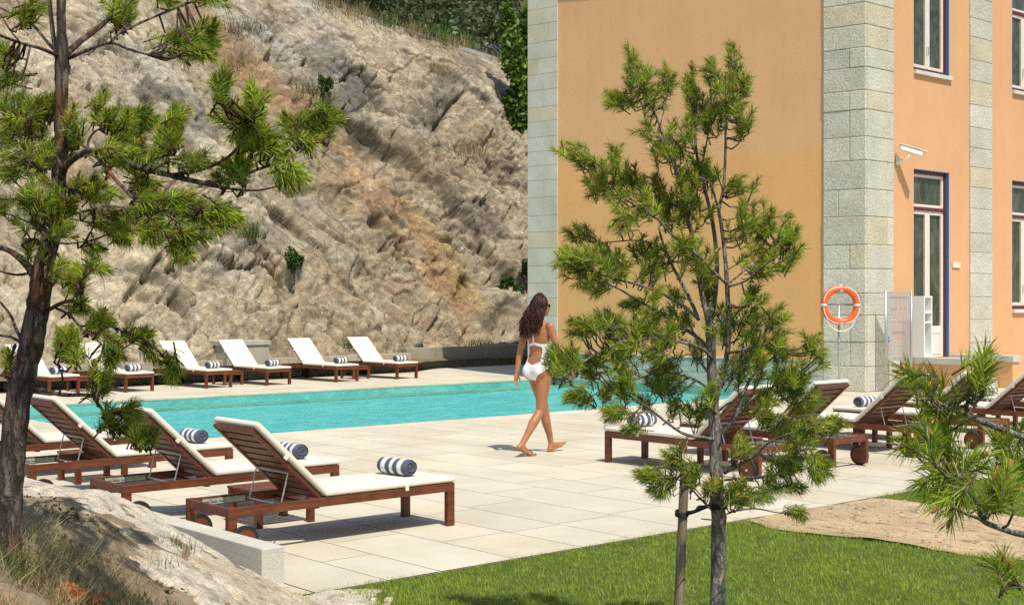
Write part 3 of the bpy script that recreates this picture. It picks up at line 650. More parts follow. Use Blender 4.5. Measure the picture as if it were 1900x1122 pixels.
# wall plate, camera
t = tag(MB().bb((CU+2.93, CV-.028, 2.29), (CU+3.21, CV-.004, 2.40)).build('wall_plaque', simple('pale_plate', (.74, .68, .52), .5), bevel=.004), 'small cream plaque on the orange wall right of the door', 'plaque')
c = thing('security_camera', 'white tubular security camera on a wall bracket above the door', 'camera', (CU+1.02, CV, 4.25))
m = MB(); m.bb((-.045, -.03, -.09), (.045, -.002, .09)); m.tube([(0, -.02, .0), (0, -.16, -.01), (.03, -.22, .02), (.03, -.24, .10)], [.018, .018, .02, .022], 8); m.build('bracket', M['white'], c, smooth=True)
Rc = Matrix.Rotation(math.radians(22), 3, 'Z') @ Matrix.Rotation(math.radians(14), 3, 'X')
Rc = (Matrix.Rotation(math.radians(52), 3, 'Z') @ Matrix.Rotation(math.radians(16), 3, 'X'))
m = MB(); m.box((.07, -.26, .16), (.10, .44, .09), Rc); m.build('housing', M['white'], c, bevel=.012)
m = MB(); p = Vector((.07, -.26, .16))+Rc @ Vector((0, -.02, .06)); m.box(p, (.125, .52, .014), Rc); m.build('sun_shield', M['white'], c, bevel=.004)
m = MB(); p = Vector((.07, -.26, .16))+Rc @ Vector((0, -.225, 0)); m.box(p, (.07, .012, .06), Rc); m.build('lens', M['tyre'], c)
# ------------------------------------------------------------------ terrace, shelf, life ring, notice board, walls
def parapet(u, v0_, v1_, label):
    t = thing('parapet_wall', label, 'parapet', (u, 0, 0)); m = MB(); m.bb((0, v0_, 0), (.24, v1_, .49)); m.build('wall', M['plaster2'], t)
    m = MB(); m.bb((-.03, v0_-.03, .493), (.27, v1_, .612), (.55, .535, .47)); m.build('cap', M['granite'], t, bevel=.006); return t
parapet(21.60, 12.45, 13.745, 'left orange parapet wall with stone cap beside the door steps, under the shelf unit')
parapet(23.36, 12.50, 13.745, 'right orange parapet wall with stone cap beside the door steps')
m = MB()
for k in range(3): m.bb((21.873, 13.74-.32*(k+1), 0), (23.325, 13.745-.32*k-.001, .53-.17*k), (.55, .53, .46))
tag(m.build('door_steps', M['granite'], bevel=.006), 'granite steps leading up to the cream double door', 'steps')
s = thing('shelf_unit', 'narrow white open shelf tower with three compartments on the parapet', 'shelf', (21.60, 13.28, .615))
m = MB(); m.bb((0, 0, 0), (.03, .26, 1.12)); m.bb((.25, 0, 0), (.28, .26, 1.12)); m.bb((.03, .235, 0), (.25, .26, 1.12)); m.build('side_panel', M['white'], s)
for z in (.0, .62, .80, 1.09): MB().bb((.031, .001, z), (.249, .234, z+.03)).build('shelf', M['white'], s)
# life ring
lr = thing('life_ring', 'orange life ring with white rope and silver bands on its pole', 'life ring', (19.42, 13.57, 1.57))
yaw = math.atan2(-.80, -.62); nrm_ = Vector((math.cos(yaw), math.sin(yaw), 0)); sd = Vector((-nrm_.y, nrm_.x, 0)); up = Vector((0, 0, 1))
def ringpt(a, R=.29, off=0): return sd*math.cos(a)*R+up*math.sin(a)*R+nrm_*off
m = MB(); m.tube([ringpt(2*math.pi*k/40) for k in range(40)], .078, 14, closed=True, flat=.75); m.build('ring', simple('orange_plastic', (.80, .13, .02), .35, .5), lr, smooth=True)
for q in range(4):
    m = MB(); a = q*math.pi/2; m.tube([ringpt(a+d) for d in (-.09, 0, .09)], .082, 14, flat=.76); m.build('reflective_band', simple('silver_band', (.62, .64, .62), .35, .6), lr, smooth=True)
m = MB()
for q in range(4):
    a0 = q*math.pi/2+.15; pts = [ringpt(a0+(math.pi/2-.3)*k/8, .318+.014*math.sin(math.pi*k/8), .066) for k in range(9)]
    m.tube(pts, .0085, 6)
m.tube([ringpt(math.pi*1.22+(math.pi*.56)*k/10, .325+.13*math.sin(math.pi*k/10), .05) for k in range(11)], .0085, 6)
m.build('rope', M['white'], lr, smooth=True)
lp = thing('pole', 'slim steel pole with a crossbar carrying the life ring', 'pole', (19.42, 13.57, 0))
m = MB(); b0 = -nrm_*.085; m.tube([b0, b0+up*1.58], .022, 10); m.tube([b0+up*1.58-sd*.33, b0+up*1.58+sd*.33], .016, 8); m.tube([b0, b0+up*.012], .07, 14); m.build('post', M['metal'], lp, smooth=True)
# notice board
bp_ = Vector((20.70, 13.50, 0)); bd = Vector((CT, -ST, 0)); 
nb_ = thing('notice_board', 'translucent pool rules board with faint print between two slim posts', 'sign', bp_)
for dx in (0, .46): m = MB(); m.tube([bd*dx, bd*dx+up*1.83], .02, 10, (1, 1, 1)); m.build('post', M['metal'], nb_, smooth=True)
def board_mat():
    m_, nt, b = base_mat('frosted_panel', .25, .5); b.inputs['Base Color'].default_value = (.50, .46, .43, 1)
    t_ = nt.nodes.new('ShaderNodeBsdfTransparent'); mx = nt.nodes.new('ShaderNodeMixShader'); mx.inputs[0].default_value = .5
    nt.links.new(t_.outputs[0], mx.inputs[1]); nt.links.new(b.outputs[0], mx.inputs[2]); nt.links.new(mx.outputs[0], nt.nodes['Material Output'].inputs[0]); return m_
Rb = Matrix(((bd.x, ST, 0), (bd.y, CT, 0), (0, 0, 1)))
def onb(m_, x, z, w_, h_, d=-.009, col=(1, 1, 1)): m_.box(Rb @ Vector((x, d, z)), (w_, .003, h_), Rb, col)
m = MB(); m.box(Rb @ Vector((.23, 0, 1.19)), (.41, .012, 1.24), Rb); m.build('panel', board_mat(), nb_)
pg = MB(); bl = MB(); rd = MB()
def line(x0, x1, z, h_=.012, c=(.32, .30, .32)):
    x = x0
    while x < x1:
        w_ = rnd.uniform(.012, .035); onb(pg, x+w_/2, z, min(w_, x1-x+.004), h_, col=c); x += w_+.008
line(.07, .40, 1.71, .022); line(.08, .19, 1.50, .016); line(.12, .34, 1.09, .014); line(.10, .36, 1.06, .01); line(.14, .32, .62, .012); line(.10, .36, .59, .012)
PK = (.60, .47, .45)
for (x, z) in ((.29, 1.55), (.36, 1.55), (.10, 1.31), (.17, 1.31), (.26, 1.31), (.33, 1.31)):       # faint outlined pictograms
    for (dx, dz_, w_, h_) in ((-.02, 0, .006, .07), (.02, 0, .006, .07), (0, .035, .046, .006), (0, -.035, .046, .006), (0, 0, .02, .05)): onb(pg, x+dx, z+dz_, w_, h_, col=PK)
for k in range(5):
    z = .98-.065*k; line(.09, .17, z, .008, (.5, .48, .48)); line(.29, .38, z, .008, (.5, .48, .48))
    onb(bl if k < 2 else rd, .055, z, .026, .034); onb(rd, .245, z, .022, .03)
pg.build('print', attr_mat('faint_ink', .6, .2, 5, 0, 0), nb_); bl.build('blue_marker', simple('blue_ink', (.05, .12, .5), .5), nb_); rd.build('pink_marker', simple('pink_ink', (.60, .32, .33), .5), nb_)
# low walls
def stone_wall(name, label, p0, p1, z0, z1, th, base, seg=1.1, cap=.0):
    p0, p1 = Vector((*p0, 0)), Vector((*p1, 0)); d = (p1-p0); L_ = d.length; a = math.atan2(d.y, d.x); R = Matrix.Rotation(a, 3, 'Z'); m_ = MB(); t_ = 0
    while t_ < L_-.02:
        q = min(t_+seg*rnd.uniform(.85, 1.15), L_)
        if L_-q < .3: q = L_
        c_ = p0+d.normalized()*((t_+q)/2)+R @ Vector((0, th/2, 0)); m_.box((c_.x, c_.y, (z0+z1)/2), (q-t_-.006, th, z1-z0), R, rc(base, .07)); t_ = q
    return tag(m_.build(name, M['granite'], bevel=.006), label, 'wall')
stone_wall('low_wall', 'long low granite wall behind the back row of loungers', (3.5, 24.15), (18.85, 25.25), 0, .40, .25, (.44, .40, .31))
stone_wall('low_wall', 'darker low granite wall in the building shade at the foot of the cliff', (18.95, 25.6), (30, 26.2), 0, .50, .25, (.36, .32, .25))  # building shade put into the stone colour, darker than the sunlit wall
stone_wall('low_wall', 'short pale granite kerb wall beside the boulder at the front left', (4.065, 6.68), (4.065, 13.5), -.05, .22, .15, (.56, .53, .45), 2.4)
t = thing('stone_block', 'square granite pillar block standing behind the back loungers', 'stone block', (14.15, 24.75, 0), math.radians(4))
m = MB(); m.bb((-.5, 0, 0), (.55, 1.0, .70), (.42, .39, .31)); m.build('body', M['granite'], t, bevel=.008); m = MB(); m.bb((-.53, -.03, .703), (.58, 1.03, .80), (.48, .45, .37)); m.build('cap', M['granite'], t, bevel=.008)
# ------------------------------------------------------------------ loungers
LW, LL, FT = .585, 1.86, .316; PY = 1.13; BA = math.radians(43); BLn = .69
by, bz = math.cos(BA), math.sin(BA)
def tn(): g = rnd.uniform(.8, 1.2); return (g, g*rnd.uniform(.94, 1.04), g)
def make_wheel(x, par, side):
    m_ = MB(); m_.disc((x, LL-.11, .097), (1, 0, 0), .088, .022, 28, (.95, .85, .8)); wl = m_.build('wheel', M['wood'], par)
    m_ = MB(); N = 32; pr = [(-.015, .079), (-.015, .094), (-.009, .0985), (.009, .0985), (.015, .094), (.015, .079)]
    V = [(x+a_, LL-.11+r_*math.cos(2*math.pi*k/N), .0985+r_*math.sin(2*math.pi*k/N)) for k in range(N) for a_, r_ in pr]
    F = [(k*6+i, k*6+(i+1) % 6, ((k+1) % N)*6+(i+1) % 6, ((k+1) % N)*6+i) for k in range(N) for i in range(6)]
    m_.add(V, F); m_.build('tyre', M['tyre'], wl, smooth=False)
    m_ = MB(); m_.disc((x+side*.014, LL-.11, .0985), (1, 0, 0), .013, .012, 12); m_.build('hub', M['metal'], wl)
def make_lounger():
    t_ = thing('sun_lounger', 'x', 'sun lounger'); hw = LW/2; m_ = MB()
    for s_ in (-1, 1): m_.bb((s_*hw, .065, FT-.062), (s_*(hw-.028), LL-.062, FT-.002), tn())
    m_.bb((-hw+.04, .004, FT-.062), (hw-.04, .03, FT-.002), tn()); m_.bb((-hw+.04, LL-.03, FT-.064), (hw-.04, LL-.004, FT-.003), tn())
    m_.bb((-hw+.03, PY+.02, FT-.075), (hw-.03, PY+.06, FT-.045), tn())
    k = 0; y = .04
    while y < PY-.07: m_.bb((-hw+.03, y, FT-.022), (hw-.03, y+.058, FT-.004), tn()); y += .072
    m_.build('frame', M['wood'], t_, bevel=.003)
    for s_ in (-1, 1):
        m_ = MB(); m_.bb((s_*hw, 0, 0), (s_*(hw-.042), .066, FT), tn()); m_.build('leg', M['wood'], t_, bevel=.004)
        m_ = MB(); m_.bb((s_*hw, LL-.066, .03), (s_*(hw-.042), LL, FT), tn()); m_.build('leg', M['wood'], t_, bevel=.004)
        make_wheel(s_*(hw+.016), t_, s_)
        m_ = MB(); xx = s_*(hw-.040); m_.bb((xx-.004, LL-.43, FT-.052), (xx+.004, LL-.12, FT-.014))
        for q in range(5): m_.extrude([(LL-.41+.065*q, FT-.03), (LL-.36+.065*q, FT-.03), (LL-.36+.065*q, FT-.008)], xx-.012 if s_ > 0 else xx+.004, xx-.004 if s_ > 0 else xx+.012)
        m_.build('ratchet_rail', M['ratchet'], t_)
    # backrest
    R = Matrix.Rotation(BA, 3, 'X'); o_ = Vector((0, PY, FT-.012)); m_ = MB()
    def bk(x0, x1, l0, l1, n0, n1): m_.box(o_+R @ Vector(((x0+x1)/2, (l0+l1)/2, (n0+n1)/2)), (abs(x1-x0), abs(l1-l0), abs(n1-n0)), R, tn())
    for s_ in (-1, 1): bk(s_*(hw-.031), s_*(hw-.075), 0, BLn, -.012, .014)
    l = .02
    while l < BLn-.03: bk(-hw+.077, hw-.077, l, min(l+.056, BLn), -.005, .010); l += .0735
    bk(-hw+.031, hw-.031, BLn+.001, BLn+.045, -.012, .014)
    m_.build('backrest', M['wood'], t_, bevel=.003)
    # prop
    m_ = MB(); x_ = hw-.085; tp = o_+R @ Vector((0, .30, -.022)); bt = Vector((0, PY+.29, FT-.03))
    m_.tube([bt+Vector((-x_, 0, 0)), tp+Vector((-x_, 0, 0)), tp+Vector((x_, 0, 0)), bt+Vector((x_, 0, 0))], .0055, 8)
    m_.tube([bt+Vector((-hw+.04, 0, 0)), bt+Vector((hw-.04, 0, 0))], .0055, 8); m_.build('support_rod', M['metal'], t_)
    # cushion: one pad bent at the hinge
    th_ = .042; z0 = FT+.002; y0 = -.015; hinge = (PY-.02, z0); tip = (PY-.02+by*(BLn+.065), z0+bz*(BLn+.065)); nn = (-bz, by)
    k_ = th_*math.tan(BA/2)
    prof = [(y0, z0), (.6, z0), (PY-.02, z0), (PY-.02+by*.35, z0+bz*.35), tip, (tip[0]+nn[0]*th_, tip[1]+nn[1]*th_), (PY-.02+by*.35+nn[0]*th_, z0+bz*.35+nn[1]*th_), (PY-.02-k_, z0+th_), (.6, z0+th_+.004), (y0, z0+th_-.004)]
    m_ = MB(); m_.extrude(prof, -hw+.004, hw-.004); c_ = m_.build('cushion', M['cushion'], t_, bevel=.015, segs=3)
    for p in c_.data.polygons: p.use_smooth = True
    for s_ in (-1, 1):
        m_ = MB(); m_.bb((s_*(hw-.006), .42, FT-.02), (s_*(hw+.003), .45, FT+.02)); m_.build('tie', M['cushion'], c_)
        m_ = MB(); m_.box((s_*(hw+.0), PY+by*.42-.01, FT+bz*.42+.012), (.008, .03, .04), R); m_.build('tie', M['cushion'], c_)
    return t_
LG = make_lounger(); first = [True]
def put_lounger(u, v, rz, label, group):
    o_ = LG if first[0] else copy_tree(LG); first[0] = False
    o_.location = (u, v, 0); o_.rotation_euler = (0, 0, rz); tag(o_, label, None, group); return o_
def make_towel():
    n_ = 26; prof = []; L_ = .30; m_ = MB(); nseg = 26
    G_ = np.array((.105, .11, .145)); W_ = np.array((.80, .80, .82)); V = []; C_ = []
    R0 = .064
    for i in range(nseg+1):
        s_ = i/nseg; x = -L_/2+L_*s_; r = R0*(1-.10*max(0, abs(s_-.5)*2-.86)/.14)
        k = int(s_*7.0-1e-6); c = W_ if k in (1, 3, 5) else G_
        for j in range(n_):
            a_ = 2*math.pi*j/n_; rr = r*(1+.018*math.sin(3*a_+i*.7)+.012*rnd.uniform(-1, 1))
            if j == 5: rr *= 1.05
            V.append((x, rr*1.06*math.cos(a_), R0*.93+rr*.93*math.sin(a_))); C_.append(c)
    F = [(i*n_+j, (i+1)*n_+j, (i+1)*n_+(j+1) % n_, i*n_+(j+1) % n_) for i in range(nseg) for j in range(n_)]
    m_.add(V, F, C_)
    for sx in (-1, 1):                     # rolled ends: a coil of cloth
        N = 90; pts = []
        Vv = []; 
        for k in range(N):
            f_ = k/(N-1); a_ = f_*2*math.pi*4.3; r = .006+.052*f_
            xx = sx*(L_/2-.004+.010*(1-f_)*0+.004*math.sin(a_*1.3))
            pts.append((xx, r*math.cos(a_)*1.06, R0*.93+r*math.sin(a_)*.93))
        m_.tube(pts, .0052, 6, tuple(G_*1.15))
        m_.disc((sx*(L_/2-.012), 0, R0*.93), (1, 0, 0), .056, .006, 20, tuple(G_*.55))
    return m_.build('rolled_towel', M['towel'], smooth=True)
TW = make_towel(); tfirst = [True]
def put_towel(u, v, rz, label, group):
    o_ = TW if tfirst[0] else TW.copy()
    if not tfirst[0]: COL.objects.link(o_)
    tfirst[0] = False; o_.location = (u, v, FT+.050); o_.location.x += rnd.uniform(-.03, .03); o_.location.y += rnd.uniform(-.03, .03); o_.rotation_euler = (rnd.uniform(-.6, .6)*0, 0, rz+rnd.uniform(-.16, .16)); return tag(o_, label, 'towel', group)
def make_table():
    t_ = thing('side_table', 'x', 'side table'); m_ = MB(); a, b = .22, .25
    x = -a
    for k in range(7): m_.bb((x, -b, .252), (x+.052, b, .27), tn()); x += .0645
    m_.build('tabletop', M['wood'], t_, bevel=.003)
    m_ = MB(); m_.bb((-a+.03, -b+.012, .2), (a-.03, -b+.034, .25), tn()); m_.bb((-a+.03, b-.034, .2), (a-.03, b-.012, .25), tn()); m_.bb((-a+.012, -b+.034, .2), (-a+.034, b-.034, .25), tn()); m_.bb((a-.034, -b+.034, .2), (a-.012, b-.034, .25), tn()); m_.build('apron', M['wood'], t_)
    for sx in (-1, 1):
        for sy in (-1, 1): m_ = MB(); m_.bb((sx*(a-.005), sy*(b-.005), 0), (sx*(a-.055), sy*(b-.055), .25), tn()); m_.build('leg', M['wood'], t_, bevel=.003)
    return t_
TB = make_table(); bfirst = [True]
def put_table(u, v, rz, label, group):
    o_ = TB if bfirst[0] else copy_tree(TB); bfirst[0] = False; o_.location = (u, v, 0); o_.rotation_euler = (0, 0, rz); return tag(o_, label, None, group)
G1, G2, G3 = 'loungers in the front left row', 'loungers in the right row', 'loungers in the back row across the pool'
for i, (v, lab) in enumerate(((7.59, 'nearest front lounger beside the short granite kerb wall, wood frame with cream cushion'), (9.03, 'second lounger of the front left row, behind the nearest one'),
        (10.66, 'third lounger of the front left row, partly behind the pine boughs'), (12.15, 'farthest lounger of the front left row, behind the left pine trunk'))):
    u = (6.06, 6.01, 5.95, 5.93)[i]; put_lounger(u, v+LW/2, math.pi/2, lab, G1)
    put_towel(u-.25, v+LW/2+.02, math.pi/2, ['striped towel roll on the nearest front lounger', 'striped towel roll on the second front lounger, seen over the nearest backrest', 'striped towel roll on the third front lounger, above its neighbour cushion', 'striped towel roll on the farthest front lounger behind the pine boughs'][i], 'rolled striped towels')
for i, (u, lab) in enumerate(((9.53, 'first lounger of the right row, behind the centre pine trunk'), (10.68, 'second lounger of the right row, its two wheels just right of the centre pine'),
        (12.20, 'third lounger of the right row, in front of the notice board'), (13.41, 'fourth lounger of the right row, behind the right pine boughs'), (14.95, 'fifth lounger of the right row, near the right edge before the parapet'), (16.3, 'farthest lounger of the right row, mostly hidden at the right edge'))):
    u += .06+.025*min(i, 2)
    put_lounger(u+LW/2, 9.56+.02*(i % 3), math.pi, lab, G2).scale = (1, 1.065, 1)
    put_towel(u+LW/2, 9.30, math.pi, ['striped towel roll on the lounger behind the centre pine trunk', 'striped towel roll on the second right lounger, hidden by pine needles', 'striped towel roll in front of the life ring pole, on the third right lounger', 'striped towel roll on the fourth right lounger, between the pine tufts', 'striped towel roll on the fifth right lounger behind the pine tuft', 'striped towel roll at the far right edge on the farthest right lounger'][i], 'rolled striped towels')
BU = (16.37, 14.85, 13.25, 11.95, 10.35, 8.95)
BLb = ('rightmost lounger of the back row across the pool, next to the woman', 'second lounger from the right in the back row across the pool', 'third lounger from the right in the back row, right of the stone block',
       'fourth lounger from the right in the back row, left of the stone block', 'fifth lounger of the back row, between the pine boughs', 'leftmost lounger of the back row, behind the left pine trunk')
TLb = ('striped towel roll on the rightmost back lounger near the woman', 'striped towel roll on the second back lounger from the right', 'striped towel roll on the back lounger right of the stone block', 'striped towel roll in front of the stone block', 'striped towel roll on the back lounger between pine boughs', 'striped towel roll on the leftmost back lounger beside the pine trunk')
for i, u in enumerate(BU):
    rz = math.radians(6+rnd.uniform(-1, 1)); put_lounger(u+LW/2, 22.46, rz, BLb[i], G3); put_towel(u+LW/2+.01, 22.74, rz, TLb[i], 'rolled striped towels')
put_table(5.13, 8.62, math.pi/2, 'slatted wooden side table between the two nearest front loungers', 'wooden side tables')
put_table(5.08, 11.70, math.pi/2, 'slatted wooden side table between the two farther front loungers', 'wooden side tables')
put_table(10.41, 8.6, 0, 'slatted wooden side table behind the centre pine between two right loungers', 'wooden side tables')
put_table(13.11, 8.6, 0, 'slatted wooden side table between the third and fourth right loungers', 'wooden side tables')
put_table(15.92, 8.6, 0, 'slatted wooden side table between the two farthest right loungers', 'wooden side tables')
put_table(15.90, 23.3, 0, 'slatted wooden side table between the two rightmost back loungers', 'wooden side tables')
put_table(12.88, 23.3, 0, 'slatted wooden side table before the stone block in the back row', 'wooden side tables')
put_table(9.93, 23.3, 0, 'slatted wooden side table between the two leftmost back loungers', 'wooden side tables')
# ------------------------------------------------------------------ earth bank and boulder in front
HX = np.array([-6, -4, -3, -2.22, -1.96, -1.80, -1.59, -1.358, -1.175, -.993, -.84, -.72]); HZ = np.array([1.05, .95, .84, .755, .729, .651, .520, .377, .272, .17, .06, -.03])
def bank_z(X, Y): 
    h_ = np.interp(X, HX, HZ); f = .10*np.clip(6.4-Y, -1, 3.2)
    return np.where(Y < 6.4, h_+f*sstep(-.75, -1.15, X), h_*(1-1.0*sstep(6.4, 7.25, Y))+.0)-.02
nx, ny = 240, 240
X, Y = np.meshgrid(np.linspace(-7, -.6, nx), np.linspace(1.2, 13, ny))
Z = bank_z(X, Y)+.05*(fbm(X*3, Y*3, 201, 5)-.5)+.045*(fbm(X*14, Y*14, 203, 4)-.5)
U_, V_ = X*CT+Y*ST, -X*ST+Y*CT; Z = np.where((U_ > 3.98) & (V_ > 6.2), -.4, Z); Z = np.where(Y > 7.3, np.minimum(Z, .05), Z)
sn = fbm(X*2.2, Y*2.2, 205, 4); C = np.array([.26, .195, .125])*(.5+.9*fbm(X*9, Y*9, 207, 5, .65)[..., None])
red = (.6*sstep(.58, .70, sn)*sstep(5.2, 4.8, Y))[..., None]; C = C*(1-red*.7)+np.array([.32, .14, .06])*red*.7*(.4+1.2*fbm(X*12, Y*12, 209, 4)[..., None])
tag(mesh_obj('bank', np.stack([U_, V_, Z], -1), grid(nx, ny), M['dirt'], col=C.reshape(-1, 3), smooth=True), kind='structure')
nx, ny = 360, 260
X, Y = np.meshgrid(np.linspace(-5, -.66, nx), np.linspace(4.5, 7.6, ny))
front = 5.05+.35*(fbm(X*1.7, X*0+3, 211, 4)-.5)*2+.10*sstep(-1.6, -1.2, X)
rise = sstep(front-.05, front+.30, Y)
Z = bank_z(X, Y)-.10+.115*rise+.10*(fbm(X*1.6, Y*1.6, 213, 5)-.5)*rise+.035*(fbm(X*7, Y*7, 215, 4)-.5)+.014*(fbm(X*26, Y*26, 217, 3)-.5)
f1, f2, *_r = worley(X*1.6+.4*fbm(X*2, Y*2, 8, 3), Y*2.2, 219); Z = Z-.035*np.exp(-((f2-f1)/.05)**2)
U_, V_ = X*CT+Y*ST, -X*ST+Y*CT; Z = np.where((U_ > 3.97) & (V_ > 6.3), -.4, Z)
C = np.array([.68, .605, .47])*(.80+.40*fbm(X*6, Y*6, 221, 4)[..., None])
yl = sstep(.52, .66, fbm(X*3, Y*3, 223, 4))[..., None]; C = C*(1-.5*yl)+np.array([.46, .36, .20])*.5*yl
dk = (sstep(.62, .70, fbm(X*22, Y*22, 225, 3)))[..., None]; C = C*(1-.4*dk)+np.array([.12, .10, .08])*.4*dk
ds = (1-rise)[..., None]*.8; C = C*(1-ds)+np.array([.20, .15, .09])*ds
def boulder_mat():
    m_, nt, b = base_mat('lichened_granite', .95, .1); v = coords(nt); nA = noise(nt, v, 22, 7, .7); nB = noise(nt, v, 120, 4, .7)
    c = mixc(nt, 1.0, attr(nt), ramp(nt, nA, .3, .7, (.72, .71, .7), (1.25, 1.25, 1.25)), 'MULTIPLY'); c = mixc(nt, 1.0, c, ramp(nt, nB, .32, .6, (.6, .59, .58), (1.15, 1.15, 1.15)), 'MULTIPLY')
    nt.links.new(c, b.inputs['Base Color']); hh = mixc(nt, .5, nA, nB); bump(nt, b, hh, 1.0, .02); return m_
tag(mesh_obj('boulder', np.stack([U_, V_, Z], -1), grid(nx, ny), boulder_mat(), col=C.reshape(-1, 3), smooth=True), 'large pale granite boulder beside the left pine, sloping down to the lawn', 'boulder')
def bank_at(px, py):
    k = (px-950)/FPX; best = None
    for D in np.linspace(3, 7, 400):
        z = CAMH-(py-YH)/FPX*D
        if z <= float(bank_z(np.array(k*D), np.array(D))): best = D; break
    best = best or 5; p = at(px, py, best); return p
n = 26000; XX = NR.uniform(-2.6, -.95, n); YY = NR.uniform(3.3, 5.6, n); dn = fbm(XX*3.1, YY*3.1, 231, 4)
ok = (dn > .36) & (YY < 4.95+.35*dn+.13*NR.normal(0, 1, n)); XX, YY, dn = XX[ok], YY[ok], dn[ok]; n = len(XX)
P = np.stack([XX*CT+YY*ST, -XX*ST+YY*CT, bank_z(XX, YY)-.01], 1); r = NR.random(n)
gr = fbm(XX*2.4, YY*2.4, 233, 3)
C = np.where((r*.8+gr*.5 > .50)[:, None], np.array([.50, .40, .20]), np.array([.19, .21, .05]))*NR.uniform(.6, 1.3, (n, 1))
V, F, Cc = blades_tri(P, NR.uniform(.02, .12, n)*(.5+.9*dn), NR.uniform(.002, .0042, n), NR.uniform(.4, 1.8, n), C)
tag(mesh_obj('dry_grass', V, F, M['grass'], col=Cc), 'tangled dry grass on the bank under the left pine', 'grass', kind='stuff')
n = 5200; XX = NR.uniform(-2.4, -.9, n); YY = NR.uniform(4.2, 5.7, n); dn = fbm(XX*3.3, YY*3.3, 241, 4); ok = dn > .55; XX, YY = XX[ok], YY[ok]
P = np.stack([XX*CT+YY*ST, -XX*ST+YY*CT, bank_z(XX, YY)], 1)
V, F, Cc = leaf_cloud([((0, 0, 0), (1, 1, 1), len(P))], .012, [(.055, .08, .02), (.09, .11, .03), (.10, .08, .045)])
off = V.reshape(-1, 4, 3); off = off-off.mean(1, keepdims=True)+P[:, None, :]+np.array([0, 0, .012])+NR.normal(0, .006, (len(P), 1, 3))
tag(mesh_obj('ground_cover', off.reshape(-1, 3), F, M['leaf'], col=Cc), 'low grey green creeping plants on the bank below the boulder', 'ground cover', kind='stuff')
for (px, py, lab, h_, cols, ln) in ((60, 1070, 'dense pale dry grass tussock at the foot of the left pine', .20, DRY, 1.1), (10, 1060, 'green grass tussock left of the pale one at the pine foot', .16, GRN, .9), (310, 1010, 'small green sprig on the boulder above the creeping plants', .10, GRN, .5), (230, 1105, 'fresh green weed at the bottom edge left of centre', .06, GRN, 1.0), (270, 1040, 'low green weed on the reddish soil', .06, GRN, 1.0), (95, 1105, 'straw tussock at the bottom edge beside the terracotta stones', .15, DRY, 1.0)):
    tuft('grass_tussock', lab, 'grass', bank_at(px, py), h_, 120, .05, cols, .005, ln)
for (px, py, lab, D_) in ((418, 1020, 'green grass blades growing before the kerb wall face', 6.75), (440, 1028, 'second clump of green blades nearer the kerb wall end', 6.75), (520, 1060, 'tall thin weed stem at the end of the kerb wall', 6.7)):
    p = at(px, py, D_); p.z = .05; tuft('grass_tussock', lab, 'grass', p, .26, 16, .03, GRN, .006, .35)
def stone(px, py, r, lab, col):
    p = bank_at(px, py); bm = bmesh.new(); bmesh.ops.create_icosphere(bm, subdivisions=3, radius=1)
    sd_ = rnd.random()*50
    from mathutils import noise as mn
    for v_ in bm.verts:
        k_ = 1+.45*mn.noise(v_.co*1.3+Vector((sd_, 0, 0)))+.12*mn.noise(v_.co*4+Vector((sd_, 3, 0))); q = v_.co*k_; v_.co = Vector((round(q.x*2.2)/2.2*.5+q.x*.5, q.y, q.z*.6))*r
    me = bpy.data.meshes.new('stone'); bm.to_mesh(me); bm.free(); me.materials.append(simple('terracotta_stone', col, .9, .1, 0, 40, .35, .6))
    o_ = bpy.data.objects.new('stone', me); COL.objects.link(o_); o_.location = p+Vector((0, 0, r*.15)); o_.rotation_euler = (0, 0, rnd.uniform(0, 6)); tag(o_, lab, 'stone')
stone(128, 1108, .062, 'largest broken terracotta stone at the bottom left edge', (.45, .15, .05)); stone(172, 1118, .042, 'small terracotta stone right of the largest one', (.42, .15, .06)); stone(196, 1104, .03, 'smallest terracotta stone near the green weed', (.40, .16, .07)); stone(246, 1046, .016, 'tiny reddish pebble on the pale gravel below the boulder', (.30, .13, .09))
